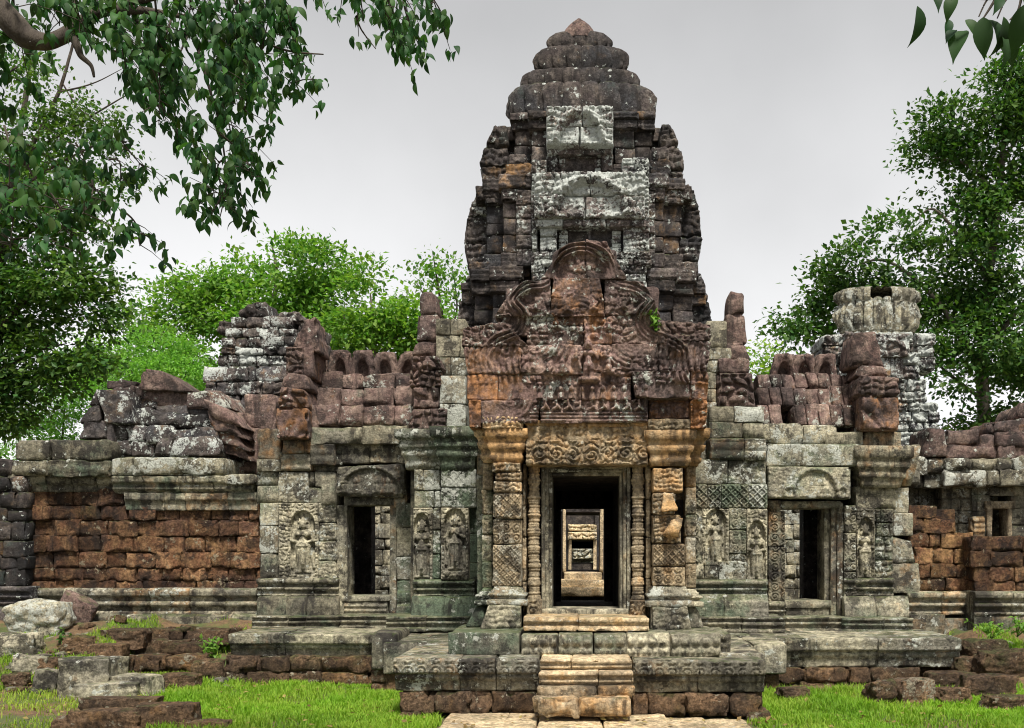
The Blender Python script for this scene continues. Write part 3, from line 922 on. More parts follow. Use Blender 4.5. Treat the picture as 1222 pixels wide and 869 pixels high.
def false_door(m, xc, hw, y0, y1, Y, base=WHITE):
    """recessed panel between little pilasters and ringed colonettes"""
    for s in (-1, 1):
        a, b = sorted((xc + s * hw, xc + s * hw * .66))
        wall(m, a, y0, b, y1, Y + .05, .5, h=16, bw=40, base=base, core=False, rel=R_fol(.02, .07))
        a, b = sorted((xc + s * hw * .62, xc + s * hw * .44))
        for ya, yb in zip(*(lambda c: (c[:-1], c[1:]))(courses(y0, y1, 5, .05))):
            blk(m, a, ya, b, yb - .3, Y + .12, .3, r=.03, n=.006, base=base, jit=.3)
    blk(m, xc - hw * .44, y0, xc - 1, y1, Y + .22, .4, r=.01, base=(.6, .1, .4, .3))
    blk(m, xc + 1, y0, xc + hw * .44, y1, Y + .22, .4, r=.01, base=(.6, .1, .4, .3))
    blk(m, xc - 2, y0, xc + 2, y1, Y + .17, .4, r=.01, base=(.6, .1, .4, .3))

def cen1(m):
    wall(m, 634, 316, 772, 345, 16.45, 1.2, h=11, bw=34, base=WHITE, rel=R_fol(.03, .07))
    wall(m, 640, 345, 768, 425, 16.5, 1.2, h=18, bw=34, base=WHITE)
def cen2(m):
    for a, b in ((616, 643), (768, 782)): wall(m, a, 207, b, 317, 16.74, .9, h=18, bw=30, base=(.4, .05, .4, .2), rel=R_fol(.02, .08), rres=.02)
    pedi_small(m, 637, 770, 205, 262, 16.5)
    false_door(m, 704, 60, 270, 316, 16.55)
    wall(m, 640, 262, 772, 271, 16.5, .9, h=9, bw=42, base=(.45, 0, .6, .2), rel=R_fol(.015, .05))
    for x0, x1 in ((757, 775), (634, 641)):
        wall(m, x0, 190, x1, 316, 16.62, .8, h=17, bw=22, base=WHITE, rel=R_fol(.03, .07))
    wall(m, 637, 300, 778, 318, 16.42, .9, h=9, bw=36, base=WHITE, rel=R_fol(.03, .06))
    blk(m, 645, 205, 765, 316, 16.75, 1., n=.004, jit=0, tint=(.3, .05, .2, .1))
def cen3(m):
    pedi_small(m, 652, 732, 127, 176, 16.85)
    false_door(m, 692, 40, 184, 206, 16.95, (.5, 0, .5, .2))
    blk(m, 653, 175, 731, 185, 16.95, .8, base=(.35, 0, .4, .1), rel=R_fol(.015, .05))
    for x0, x1, ya in ((742, 774, 188), (637, 652, 191)):
        wall(m, x0, ya, x1, 208, 16.75, .8, h=11, bw=16, base=WHITE, rel=R_fol(.02, .07))
    blk(m, 656, 128, 728, 206, 17.1, 1., n=.004, jit=0, tint=(.3, .05, .2, .1))

tier(318, 425, [(78, 108, .25, 0), (106, 130, .5, 2), (128, 142, .8, 20)], [(545, 572, 328, 420, -1), (824, 850, 326, 425, 1)], cen1, 16.5)
tier(206, 320, [(72, 96, .25, 0), (94, 116, .5, 6), (114, 128, .85, 34)], [(553, 584, 226, 322, -1), (810, 839, 222, 312, 1)], cen2, 16.6)
tier(131, 208, [(38, 62, .25, 0), (60, 82, .5, 2), (80, 93, .8, 20)], [(572, 606, 150, 226, -1), (788, 817, 146, 230, 1)], cen3, 16.95)
for x0, y0, x1, y1 in ((603, 196, 634, 212), (606, 184, 628, 197), (776, 190, 800, 208), (779, 176, 798, 190), (567, 222, 600, 238), (795, 220, 826, 238), (560, 312, 632, 330), (776, 312, 834, 332)):
    m = MB()
    blk(m, x0, y0, x1, y1, 17.0, 1.0, r=.05, n=.03, base=(.42, .35 if y0 > 190 and y0 < 200 else .1, .2, .1), rel=R_fol(.02, .07), rres=.025)
    m.build('corner_stone', M_TOWER, gate)

def lotus(m, cx, Y, prof, npet, tint, groove=.10, scal=.0, jit=.02, arc=None, ph=0., sq=.5):
    """ring of bulging petals turned round the tower axis; prof = [(py, half width px)] from bottom to top"""
    py = np.array([p[0] for p in prof]); hw = np.array([p[1] for p in prof])
    t = np.linspace(0, 1, len(py)); tt = np.linspace(0, 1, 30)
    yy = np.interp(tt, t, py); ww = np.interp(tt, t, hw)
    ww = np.convolve(np.pad(ww, 2, mode='edge'), np.ones(5) / 5, 'valid')
    nc = npet * 12
    th = np.arange(nc) / nc * 2 * np.pi
    pet = np.abs(np.sin(npet * th / 2 + ph))               # 0 at the seams
    g = 1 - groove * (1 - pet) ** 2.2
    sc = Y / F
    ang, row = np.meshgrid(th, np.arange(30))
    G = np.interp(ang, th, g)
    k = sstep(0, .25, tt)[row] * sstep(1.08, .8, tt)[row]
    idx = np.floor((npet * ang / 2 + ph) / np.pi)
    pj = 1 + jit * vnoise(np.stack([idx.ravel() * 3.1, idx.ravel() * 0, idx.ravel() * 0], 1), 5).reshape(idx.shape)
    rad = ww[row] * sc * (1 - (1 - G) * k) * pj
    Yz = Y - .62 * ww * sc * sq
    zz = (EYE - (yy - CY) * Yz / F)[row] + scal * np.interp(ang, th, pet ** .6) * sstep(.7, 1, tt)[row]
    V = np.stack([(X(cx, Y) + rad * np.cos(ang)).ravel(), (Y + sq * rad * np.sin(ang)).ravel(), zz.ravel()], 1)
    V[:, :3] += (V - np.array([X(cx, Y), Y, 0])) * np.array([1, 1, 0]) * (.045 * vnoise(V * 4, 7) + .03 * vnoise(V * 13, 8))[:, None]
    i, j = np.meshgrid(np.arange(29), np.arange(nc), indexing='ij')
    q = np.stack([i * nc + j, i * nc + (j + 1) % nc, (i + 1) * nc + (j + 1) % nc, (i + 1) * nc + j], -1).reshape(-1, 4)
    if arc is not None:
        aj = th[j.ravel()]
        q = q[[arc(a) for a in aj]]
    T = np.tile(np.array(tint, float), (len(V), 1))
    T += (.14 * vnoise(np.stack([idx.ravel() * 5.3, idx.ravel() * 0, idx.ravel() * 0], 1), 6))[:, None] * np.array([1, .4, 1, .4])
    m.add(V, q, np.clip(T, 0, 1.3))
    n0 = m.n
    top = np.array([[X(cx, Y), Y, V[-1, 2] - .02]])
    ring = V[-nc:]
    m.add(np.vstack([ring, top]), np.stack([np.arange(nc), (np.arange(nc) + 1) % nc, np.full(nc, nc)], 1), tint)

cr = MB()
TY = 18.3
DK = (.38, .05, .12, .12)
lotus(cr, 694, TY, [(140, 70), (139, 82), (134, 88), (126, 90), (118, 88), (110, 88), (105, 85), (102, 79), (103, 62)], 20, (.30, .04, .28, .3), .26, .05, sq=.26)
lotus(cr, 694, TY, [(106, 60), (103, 66), (98, 71), (92, 72), (87, 70), (84, 66), (85, 44)], 16, (.22, .1, .15, .1), .2, .04, sq=.26)
lotus(cr, 694, TY, [(88, 44), (83, 51), (78, 56), (71, 58), (65, 57), (60, 53), (57, 48), (58, 30)], 16, (.22, .12, .15, .08), .24, .04, sq=.26)
lotus(cr, 692, TY, [(61, 28), (57, 35), (52, 40), (47, 40), (43, 36), (39, 30), (40, 16)], 14, (.20, .14, .1, .06), .18, .04, sq=.26)
crown = cr.build('lotus_crown', M_TOWER, gate)
fi = MB()
lotus(fi, 691, TY, [(44, 20), (39, 20), (34, 17.5), (29, 13), (25, 7), (22, 1)], 12, (.36, .2, .05, .05), .05)
fi.build('finial', M_PURP, crown)

# ------------------------------------------------------------------ the wings
YW, YI = 16.0, 15.2
RUN = [(0, .05), (.12, .06), (.16, .02), (.3, .02), (.34, .08), (.48, .09), (.52, .03), (.66, .03), (.7, .10), (.9, .11), (1, .06)]
RUN2 = [(0, .12), (.3, .12), (.36, .04), (.5, .08), (.64, .08), (.7, .02), (1, 0)]
CORN2 = [(0, 0), (.12, .02), (.16, .06), (.34, .08), (.4, .04), (.55, .06), (.62, .12), (1, .14)]

def crest_piece(m, xc, w_, y0, y1, Y, tint, lean=0):
    """ridge finial: a round-headed arch stone with a hollow niche"""
    ht = (y1 - y0)
    def f(x, z):
        px = x / Y * F + CX; py = CY - (z - EYE) * F / Y
        u = (px - xc - lean * (y1 - py) / ht) / (w_ * .5); v = (y1 - py) / ht
        a = np.hypot(u / .5, np.clip(v - .12, 0, None) / .56)
        return np.where(a < 1, -.14 * sstep(1, .6, a), .03 * np.exp(-((a - 1.3) / .2) ** 2))
    k = w_ * .16
    blk(m, xc - w_ / 2, y0, xc + w_ / 2, y1, Y, .22, r=.10, n=.025, rel=f, rres=.018, tint=tint, q=((k + lean, 3), (-k + lean, 3), (0, 0), (0, 0)), efade=False, jit=.5)

def wing_left():
    t = thing('temple_wing', (X(400, YW), YW + 1, .68), 'left wing of the gate, three carved women beside its half-lit doorway', 'temple wing')
    # --- masonry
    m = MB()
    wall(m, 306, 563, 332, 600, YW, .5, h=18, bw=28, base=(.5, 0, .5, .3))
    wall(m, 332, 563, 368, 600, YW - .03, .5, h=37, bw=36, base=(.6, 0, .6, .25), rel=R_fol(.008, .07))
    wall(m, 368, 563, 400, 600, YW, .5, h=20, bw=18, base=(.45, .15, .35, .2))
    wall(m, 310, 600, 332, 692, YW, .5, h=31, bw=24, base=(.55, -.05, .5, .3))
    wall(m, 380, 600, 402, 692, YW - .02, .5, h=24, bw=24, base=(.55, -.05, .6, .3), rel=R_fol(.012, .06))
    band(m, 305, 690, 403, 712, YW - .02, .5, RUN, bw=32, base=(.5, .05, .5, .25))
    band(m, 305, 712, 403, 737, YW - .06, .6, [(0, .14), (.55, .12), (1, .04)], bw=34, base=(.2, -.1, .1, .35))
    for x0, x1, ya, yb in ((308, 335, 512, 548), (335, 372, 540, 563), (372, 402, 530, 563)):
        blk(m, x0, ya, x1, yb, YW + .02, .6, n=.03, r=.04, base=(.35, .25, .2, .15))
    wall(m, 306, 548, 336, 563, YW - .05, .5, h=15, bw=16, base=(.35, .2, .3, .2))
    m.build('wall', M_GREY, t)
    m = MB()
    wall(m, 473, 600, 493, 692, YW - .08, .5, h=32, bw=24, base=(.55, -.05, .5, .35), rel=R_lat(.012, .09))
    band(m, 472, 692, 498, 737, YW - .08, .6, RUN2, bw=26, base=(.4, -.05, .4, .45), rel2=R_fol(.01, .06))
    m.build('door_pilaster', M_GREY, t)
    # --- cornice and roof
    m = MB()
    for x0, x1, y0, y1 in ((338, 372, 523, 541), (334, 371, 541, 562), (370, 400, 529, 556)):
        blk(m, x0, y0, x1, y1, YW - .08, .6, n=.02, prof=None, rel=lambda x, z: .02 * np.abs(np.sin(z * 26)), rres=.025, base=(.38, .45, .15, .15))
    for x0, x1, y0, y1 in ((370, 432, 510, 530), (432, 487, 508, 530)):
        blk(m, x0, y0, x1, y1, YW - .10, .7, n=.024, base=(.36, .05, .35, .35))
    for x0, x1, y0, y1 in ((368, 408, 530, 552), (408, 442, 530, 551), (442, 489, 530, 549)):
        blk(m, x0, y0, x1, y1, YW + .02, .7, n=.024, base=(.34, .08, .35, .35), q=((0, 0), (0, 0), (0, random.uniform(0, 5)), (0, random.uniform(0, 3))))
    m.build('cornice', M_GREY, t)
    m = MB()
    for rows, dy in (((487, 511), .08), ((466, 488), .3), ((449, 467), .62)):
        xs = [372] + sorted(random.uniform(378, 484) for _ in range(4)) + [492]
        xs = np.linspace(372, 492, 5) + np.array([0, random.uniform(-9, 9), random.uniform(-9, 9), random.uniform(-9, 9), 0])
        for a, b in zip(xs[:-1], xs[1:]):
            o = random.uniform(-2, 2)
            blk(m, a + .3, rows[0] + o, b - .3, rows[1], YW + dy, 1.0, n=.035, r=.03, base=(.45, .03, .4, .1),
                q=((random.uniform(-2, 2), random.uniform(0, 3)), (random.uniform(-2, 2), 0), (0, random.uniform(0, 4)), (0, 0)), rot=(-.12, random.gauss(0, .015), 0))
    blk(m, 374, 455, 490, 512, YW + .9, 1.6, n=.01, jit=0, tint=(.3, .05, .2, .1), res=.2)
    m.build('roof', M_PURP, t)
    m = MB()
    for xc, w_, y0, le in ((381, 22, 417, 0), (405, 33, 414, 0), (432, 33, 415, 0), (459, 33, 417, 0), (484, 30, 416, 5)):
        crest_piece(m, xc, w_, y0, 452, YW + 1.15, (.32, .0, .12, 0), le)
    m.build('roof_crest', M_PURP, t)
    # --- end piers and pinnacles
    m = MB()
    blk(m, 330, 487, 368, 524, YW - .28, .8, n=.02, r=.05, rel=R_fan(346, 530, YW, .06, 5), tint=(.5, .62, .25, .0))
    blk(m, 331, 460, 369, 488, YW - .28, .8, n=.02, r=.10, rel=R_fol(.05, .16), tint=(.42, .5, .2, .0), q=((5, 0), (-4, 5), (0, 0), (0, 0)))
    blk(m, 368, 485, 380, 524, YW - .05, .7, n=.03, r=.05, tint=(.42, .2, .2, .0), q=((0, -6), (-4, 0), (0, 0), (0, 0)))
    blk(m, 334, 445, 371, 463, YW - .2, .9, n=.03, r=.08, tint=(.42, .2, .15, .0), q=((6, 0), (-6, 2), (0, 3), (0, 0)))
    blk(m, 341, 414, 362, 447, YW + .1, .8, n=.02, r=.03, rel=R_fol(.03, .1), tint=(.42, .15, .2, .0))
    blk(m, 362, 414, 374, 451, YW + .1, .8, n=.02, r=.03, tint=(.42, .35, .2, .0))
    blk(m, 348, 380, 385, 421, YW + .15, .7, n=.03, r=.06, tint=(.42, .25, .1, .0), q=((16, 3), (-10, 0), (-4, 0), (0, -6)), rel=lambda x, z: .03 * np.abs(np.sin(x * 22)))
    pr = m.build('end_pier', M_PURP, t)
    m = MB()
    blk(m, 486, 488, 535, 513, YI + .3, .9, n=.02, r=.06, rel=R_fol(.03, .13), tint=(.34, .0, .35, .1), q=((6, 0), (-2, 0), (-4, 0), (0, 0)))
    blk(m, 492, 461, 526, 489, YI + .4, .8, n=.02, r=.05, rel=R_fol(.05, .18), tint=(.42, .12, .25, .0))
    blk(m, 489, 441, 527, 462, YI + .35, .8, n=.02, r=.05, rel=R_fol(.04, .1), tint=(.45, .3, .35, .0))
    blk(m, 491, 423, 531, 442, YI + .35, .8, n=.03, r=.09, rel=R_fol(.05, .14), tint=(.45, .2, .35, .0), q=((4, 4), (-8, 3), (0, 0), (0, 0)))
    blk(m, 494, 405, 531, 425, YI + .8, .7, n=.04, r=.12, tint=(.34, .05, .15, .0), q=((2, 4), (-3, 3), (0, 0), (-6, 0)))
    blk(m, 497, 375, 523, 408, YI + .8, .5, n=.025, r=.05, tint=(.48, .0, .55, .1), q=((2, 0), (0, 0), (2, 0), (0, 0)), rot=(0, .02, 0))
    blk(m, 500, 346, 523, 376, YI + .8, .5, n=.03, r=.12, tint=(.40, .1, .15, .0), q=((0, 2), (-5, 0), (0, 0), (0, 0)))
    m.build('end_pier', M_PURP, t)
    # --- doorway
    m = MB()
    blk(m, 402, 603, 414.5, 736, YW - .02, .5, r=.02, n=.007, base=(.45, .08, .35, .2), rel=lambda x, z: .02 * (np.abs(x - X(408, YW)) < .035))
    blk(m, 465, 603, 473, 736, YW - .02, .5, r=.02, n=.007, base=(.45, .0, .3, .35))
    blk(m, 410, 591, 471, 603, YW - .03, .5, r=.02, n=.008, base=(.5, .35, .1, .1))
    blk(m, 408, 711, 466, 718, YW - .07, .6, r=.02, n=.008, base=(.55, .2, .2, .1))
    blk(m, 410, 718, 463, 735, YW - .04, .6, r=.02, n=.01, base=(.55, .2, .2, .2), rel=lambda x, z: .02 * (np.abs(np.sin(z * 40)) > .8))
    m.build('door_frame', M_GREY, t)
    m = MB()
    def lf(x, z):
        Y = YW - .22
        px = x / Y * F + CX; py = CY - (z - EYE) * F / Y
        h = .012 * foliage(x, z, .07)
        a = np.hypot((px - 442) / 36, (592 - py) / 32)
        h = np.where((a < 1) & (py < 588), -.06, h + .05 * np.exp(-((a - 1.08) / .08) ** 2))
        for c0 in (411, 424, 450, 463):
            h = np.maximum(h, Y / F * caps(px - c0, -(py - 589), [(-4, 2, 3, 4, 2, 3, 0), (0, 3, 4, 0, 8, 4.2, 0), (-3, 9, 2, -6, 4, 1.6, 0), (3, 9, 2, 6, 4, 1.6, 0), (0, 14, 2.8, 0, 15, 2.8, 1), (0, 17, 2, 0, 20, .8, 0)]))
        return h
    blk(m, 399, 553, 484, 591, YW - .22, .6, r=.05, n=.02, rel=lf, rres=.012, base=(.45, .1, .45, .2), q=((4, 4), (-2, 0), (0, 4), (0, 0)))
    blk(m, 470, 588, 486, 606, YW - .1, .5, r=.03, n=.02, base=(.4, .3, .2, .1))
    blk(m, 383, 577, 402, 602, YW - .06, .5, r=.03, n=.02, base=(.38, .15, .2, .1))
    m.build('lintel', M_GREY, t)
    # --- inner, nearer section beside the porch
    m = MB()
    blk(m, 484, 513, 525, 560, YI, .8, prof=[(a, o * .5) for a, o in CORN2[:1]] + [(.3, .02), (.34, .06), (.5, .05), (.56, .09), (.72, .08), (.78, .14), (1, .15)], r=.015, n=.01, res=.05, base=(.5, -.02, .45, .3), rel=R_fol(.007, .06))
    blk(m, 526, 510, 566, 562, YI - .12, .9, prof=[(0, 0), (.3, .02), (.34, .06), (.5, .05), (.56, .09), (.72, .08), (.78, .14), (1, .15)], r=.015, n=.01, res=.05, base=(.5, -.02, .45, .4), rel=R_fol(.007, .06))
    wall(m, 525, 448, 556, 512, YI + .35, .8, h=30, bw=34, base=(.55, 0, .8, .15))
    wall(m, 520, 380, 556, 448, YI + .6, .8, h=22, bw=22, base=(.35, .02, .5, .25))
    wall(m, 494, 560, 526, 606, YI + .02, .6, h=22, bw=17, base=(.6, -.05, .75, .3), rel=R_lat(.010, .07))
    wall(m, 526, 560, 568, 606, YI - .1, .6, h=24, bw=30, base=(.5, -.05, .6, .4), rel=R_lat(.010, .07))
    wall(m, 516, 606, 526, 692, YI, .6, h=29, bw=20, base=(.5, -.05, .5, .4), rel=R_scr(.012, .1))
    wall(m, 559, 606, 578, 700, YI + .1, .6, h=32, bw=20, base=(.3, -.05, .3, .6))  # recess strip: green film, its shade also put into the dark tint
    blk(m, 493, 606, 568, 735, YI + .12, .6, jit=0, n=.004, tint=(.3, 0, .2, .4))
    band(m, 492, 692, 566, 712, YI + .0, .6, RUN, bw=34, base=(.45, -.05, .3, .55))
    band(m, 490, 712, 570, 740, YI - .05, .6, [(0, .16), (.6, .12), (1, .03)], bw=36, base=(.32, -.05, .2, .7))
    box(m, X(486, YI), X(580, YI), YI + .3, YW + 2.5, .6, 3.4, (.3, 0, .2, .3))
    m.build('wall', M_GREY, t)
    return t

def devata(t, px, y0, y1, x0, x1, yt, yb, Y, pose, label, **kw):
    m = MB()
    b = kw.pop('base', (.85, .02, .25, .12))
    tl = np.clip(np.array(b), 0, 1.3)
    blk(m, x0, yt, x1, yb, Y, .4, r=.02, n=.004, rel=devata_rel(px, y0, y1, Y, pose, **kw), rres=.0085, tint=tl, jit=.2)
    o = m.build('carved_figure', M_GREY, t)
    o['label'] = label
    return o

wl = wing_left()
devata(wl, 361, 616, 684, 332, 380, 600, 691, YW - .03, 0, 'carved standing woman with long hair left of the doorway', halfw=17, wide=1.15)
devata(wl, 503, 619, 690, 493, 516, 606, 693, YI + .0, 0, 'carved standing woman with hands joined at the waist', halfw=11, wide=1.0)
devata(wl, 543, 613, 680, 526, 559, 606, 692, YI - .1, 1, 'carved standing woman with a raised forearm in a deep niche', halfw=15, base=(.8, .02, .2, .2))

def wing_right():
    t = thing('temple_wing', (X(960, YW), YW + 1, .68), 'right wing of the gate with tile-like stone roof and a lotus tower behind it', 'temple wing')
    m = MB()
    wall(m, 826, 548, 868, 578, YI, .6, h=28, bw=44, base=(.5, 0, .4, .3))
    wall(m, 868, 548, 914, 578, YI + .04, .6, h=28, bw=44, base=(.5, .25, .2, .2), rel=R_fol(.01, .1))
    wall(m, 824, 578, 916, 607, YI - .02, .6, h=28, bw=26, base=(.5, 0, .4, .4), rel=R_lat(.02, .13), rres=.012)
    wall(m, 822, 607, 838, 672, YI - .02, .6, h=66, bw=20, base=(.5, 0, .35, .4), rel=R_scr(.022, .17), rres=.012)
    wall(m, 870, 607, 891, 690, YI - .02, .6, h=28, bw=22, base=(.5, 0, .4, .3), rel=R_scr(.02, .12), rres=.012)
    wall(m, 824, 670, 892, 692, YI - .02, .6, h=22, bw=22, base=(.55, .05, .5, .35))
    band(m, 824, 692, 917, 712, YI - .02, .6, RUN, bw=48, base=(.42, -.05, .3, .6))
    band(m, 826, 710, 918, 738, YI - .08, .7, [(0, .13), (.7, .13), (1, .03)], bw=44, base=(.42, -.05, .35, .6), rel2=R_fol(.008, .09))
    blk(m, 826, 550, 914, 735, YI + .12, .6, jit=0, n=.004, tint=(.3, 0, .2, .4))
    for x0, x1, y0, y1 in ((847, 888, 523, 549), (888, 914, 523, 549)):
        blk(m, x0, y0, x1, y1, YI - .03, .8, r=.02, n=.012, res=.05, base=(.34, .3, .1, .3), rel=lambda x, z: .035 * np.abs(np.sin(z * 24)) ** .5, rres=.02)
    wall(m, 846, 485, 912, 523, YI + .15, .7, h=19, bw=30, base=(.42, .05, .4, .5))
    blk(m, 843, 382, 868, 416, YI + .5, .7, n=.02, r=.04, tint=(.42, .1, .25, .1))
    wall(m, 842, 415, 872, 445, YI + .45, .7, h=15, bw=30, base=(.42, .05, .5, .2))
    wall(m, 838, 445, 855, 520, YI + .3, .7, h=20, bw=20, base=(.5, .0, .75, .3))
    box(m, X(812, YI), X(912, YI), YI + .3, YW + 2.5, .6, 3.6, (.3, 0, .2, .3))
    m.build('wall', M_GREY, t)
    m = MB()
    blk(m, 868, 346, 889, 376, YI + .6, .5, n=.03, r=.10, tint=(.33, .05, .12, .05), q=((3, 0), (-3, 4), (0, 0), (0, 0)))
    blk(m, 866, 375, 891, 410, YI + .6, .5, n=.03, r=.05, tint=(.33, .05, .12, .05), q=((2, 0), (-3, 0), (2, 0), (0, 0)))
    blk(m, 863, 408, 895, 430, YI + .55, .6, n=.03, r=.08, tint=(.36, .1, .12, .05), q=((3, 0), (-6, 0), (0, 0), (0, 0)))
    blk(m, 857, 428, 894, 446, YI + .35, .7, n=.03, r=.10, tint=(.36, .05, .4, .1), rel=lambda x, z: .05 * np.abs(np.sin(x * 9)), rres=.03)
    blk(m, 855, 445, 900, 487, YI + .3, .8, n=.02, r=.05, rel=R_fol(.05, .17), tint=(.30, .02, .25, .2), q=((2, 0), (-3, 0), (2, 0), (0, 0)))
    m.build('end_pier', M_PURP, t)
    m = MB()
    blk(m, 1026, 473, 1072, 514, YW - .25, .8, n=.02, r=.05, rel=R_fan(1049, 520, YW, .07, 5), tint=(.45, .5, .25, .0))
    blk(m, 1024, 447, 1074, 474, YW - .3, .8, n=.03, r=.06, tint=(.36, .12, .12, .0), q=((2, 0), (-2, 4), (-2, 0), (0, 0)), rel=R_fol(.03, .12))
    blk(m, 1021, 435, 1063, 449, YW - .1, .8, n=.03, r=.06, tint=(.38, .08, .1, .0), q=((6, 0), (-8, 2), (0, 0), (0, 0)))
    blk(m, 1014, 395, 1056, 437, YW, .7, n=.03, r=.07, tint=(.40, .1, .12, .0), q=((5, 2), (-12, 0), (0, 0), (0, 0)))
    m.build('end_pier', M_PURP, t)
    m = MB()
    for rows, dy in (((487, 512), .05), ((466, 488), .3), ((450, 467), .6)):
        xs = np.arange(905, 1022, 14.5)
        off = 0
        for k, (a, b) in enumerate(zip(xs[:-1], xs[1:])):
            if k % 3 == 0: off = random.uniform(-2, 2)
            if rows[0] == 487 and k == 2: continue
            blk(m, a + .3, rows[0] + off, b - .3, rows[1] + off * .5 + 1, YW + dy, 1.0, n=.02, r=.03, base=(.46, .0, .3, .05), rot=(-.12, 0, 0),
                q=((-2, 0), (-2, 0), (1, 0), (1, 0)))
    blk(m, 908, 455, 1018, 530, YW + .8, 1.6, n=.01, jit=0, tint=(.3, .05, .2, .1), res=.2)
    m.build('roof', M_PURP, t)
    m = MB()
    for x0, x1, y0, y1, b in ((911, 957, 504, 529, (.6, 0, .8, .3)), (957, 1000, 506, 529, (.55, .0, .7, .2)), (984, 1030, 514, 533, (.38, .1, .2, .1)), (1030, 1076, 514, 535, (.40, .35, .2, .1)), (958, 996, 524, 534, (.4, .1, .3, .2))):
        blk(m, x0, y0, x1, y1, YW - .06 - random.random() * .06, .8, n=.03, r=.04, base=b, q=((0, random.uniform(-1, 2)), (0, random.uniform(0, 2)), (0, random.uniform(0, 3)), (0, 0)))
    for x0, x1, b in ((915, 955, (.6, 0, .75, .5)), (955, 1031, (.55, 0, .7, .35))):
        blk(m, x0, 530, x1, 556, YW - .16, .7, n=.018, r=.03, base=b)
    blk(m, 1029, 533, 1076, 582, YW - .1, .7, prof=[(0, 0), (.2, .02), (.26, .06), (.42, .05), (.5, .1), (.66, .09), (.74, .14), (1, .15)], r=.015, n=.014, res=.05, base=(.28, .35, .1, .2))
    blk(m, 1074, 533, 1088, 580, YW + .1, .7, prof=[(0, 0), (.5, .06), (1, .12)], r=.02, n=.014, res=.05, base=(.35, .5, .1, .2))
    m.build('cornice', M_GREY, t)
    m = MB()
    for xc, w_, le in ((935, 34, 2), (960, 33, 0), (984, 32, 3)):
        crest_piece(m, xc, w_, 419, 454, YW + 1.0, (.34, .02, .1, 0), le)
    m.build('roof_crest', M_PURP, t)
    m = MB()                                             # masonry right of the door
    wall(m, 1022, 580, 1070, 607, YW - .02, .5, h=26, bw=40, base=(.45, .05, .6, .3))
    wall(m, 1062, 582, 1084, 612, YW + .03, .5, h=30, bw=24, base=(.45, .0, .8, .2))
    wall(m, 1007, 603, 1022, 715, YW - .05, .5, h=40, bw=22, base=(.5, .1, .3, .25), rel=R_scr(.02, .15), rres=.012)
    wall(m, 1044, 607, 1066, 640, YW - .03, .5, h=20, bw=14, base=(.5, 0, .5, .3), rel=R_scr(.02, .12), rres=.012)
    wall(m, 1066, 612, 1090, 640, YW, .5, h=28, bw=26, base=(.5, 0, .5, .3))
    wall(m, 1044, 640, 1066, 692, YW - .02, .5, h=26, bw=24, base=(.5, 0, .4, .3), rel=R_fol(.02, .1), rres=.014)
    blk(m, 1064, 640, 1094, 672, YW - .02, .5, n=.02, r=.05, base=(.55, .1, .3, .2), q=((0, 0), (-6, 6), (0, 0), (0, 0)))
    blk(m, 1064, 672, 1098, 708, YW - .03, .5, n=.02, r=.05, base=(.55, .12, .3, .2))
    band(m, 1008, 690, 1068, 712, YW - .02, .5, RUN, bw=60, base=(.5, 0, .4, .35), rel2=R_fol(.01, .05))
    band(m, 1008, 712, 1086, 738, YW - .08, .6, [(0, .13), (.6, .12), (1, .03)], bw=36, base=(.42, 0, .4, .5))
    m.build('wall', M_GREY, t)
    m = MB()
    blk(m, 917, 610, 937, 652, YW - .08, .5, r=.02, n=.008, base=(.5, .2, .25, .2), rel=R_scr(.022, .15), rres=.012)
    blk(m, 917, 652, 937, 718, YW - .08, .5, r=.02, n=.008, base=(.55, .3, .2, .2), rel=R_scr(.022, .15), rres=.012)
    band(m, 917, 718, 938, 738, YW - .08, .6, RUN, bw=24, base=(.5, .1, .3, .3))
    for k in range(3):
        blk(m, 984 + 0 + k * 7.5, 600, 984 + 7.3 + k * 7.5, 738, YW + .08 - .05 * k, .5, r=.02, n=.007, base=(.5, .15, .2, .25))
    blk(m, 928, 598, 1004, 607, YW - .06, .5, r=.02, n=.01, base=(.5, .5, .1, .1))
    blk(m, 936, 717, 992, 726, YW - .05, .6, r=.02, n=.01, base=(.6, .3, .1, .2))
    blk(m, 938, 726, 990, 739, YW - .03, .6, r=.02, n=.01, base=(.55, .25, .2, .3))
    m.build('door_frame', M_GREY, t)
    m = MB()
    def rf(x, z):
        Y = YW - .24
        px = x / Y * F + CX; py = CY - (z - EYE) * F / Y
        h = .010 * foliage(x, z, .07)
        a = np.hypot((px - 972) / 30, np.clip(594 - py, 0, None) / 36)
        h = h + .05 * np.exp(-((a - .95) / .09) ** 2) - .03 * (a < .85)
        h = h + .04 * np.exp(-((np.hypot(px - 1004, py - 588) - 7) / 2.5) ** 2) + .04 * np.exp(-((np.hypot(px - 942, py - 588) - 7) / 2.5) ** 2)
        h = np.maximum(h, Y / F * .9 * caps(px - 983, -(py - 594), [(-6, 2, 3, 6, 2, 3, 1), (0, 3, 4, 0, 10, 4.4, 1), (-4, 11, 2, -7, 5, 1.8, 1), (4, 11, 2, 7, 5, 1.8, 1), (0, 16, 2.8, 0, 18, 2.6, 2), (0, 19, 2, 0, 23, .8, 1)]))
        return h
    blk(m, 916, 557, 1015, 595, YW - .24, .6, r=.03, n=.012, rel=rf, rres=.012, base=(.48, .05, .35, .4))
    blk(m, 916, 597, 932, 610, YW - .1, .5, r=.04, n=.02, base=(.4, .25, .1, .1))
    m.build('lintel', M_GREY, t)
    return t
wr = wing_right()
devata(wr, 854, 613, 672, 838, 870, 607, 674, YI - .02, 2, 'carved standing woman in a pointed niche beside the porch', halfw=14, base=(.8, .02, .25, .2))
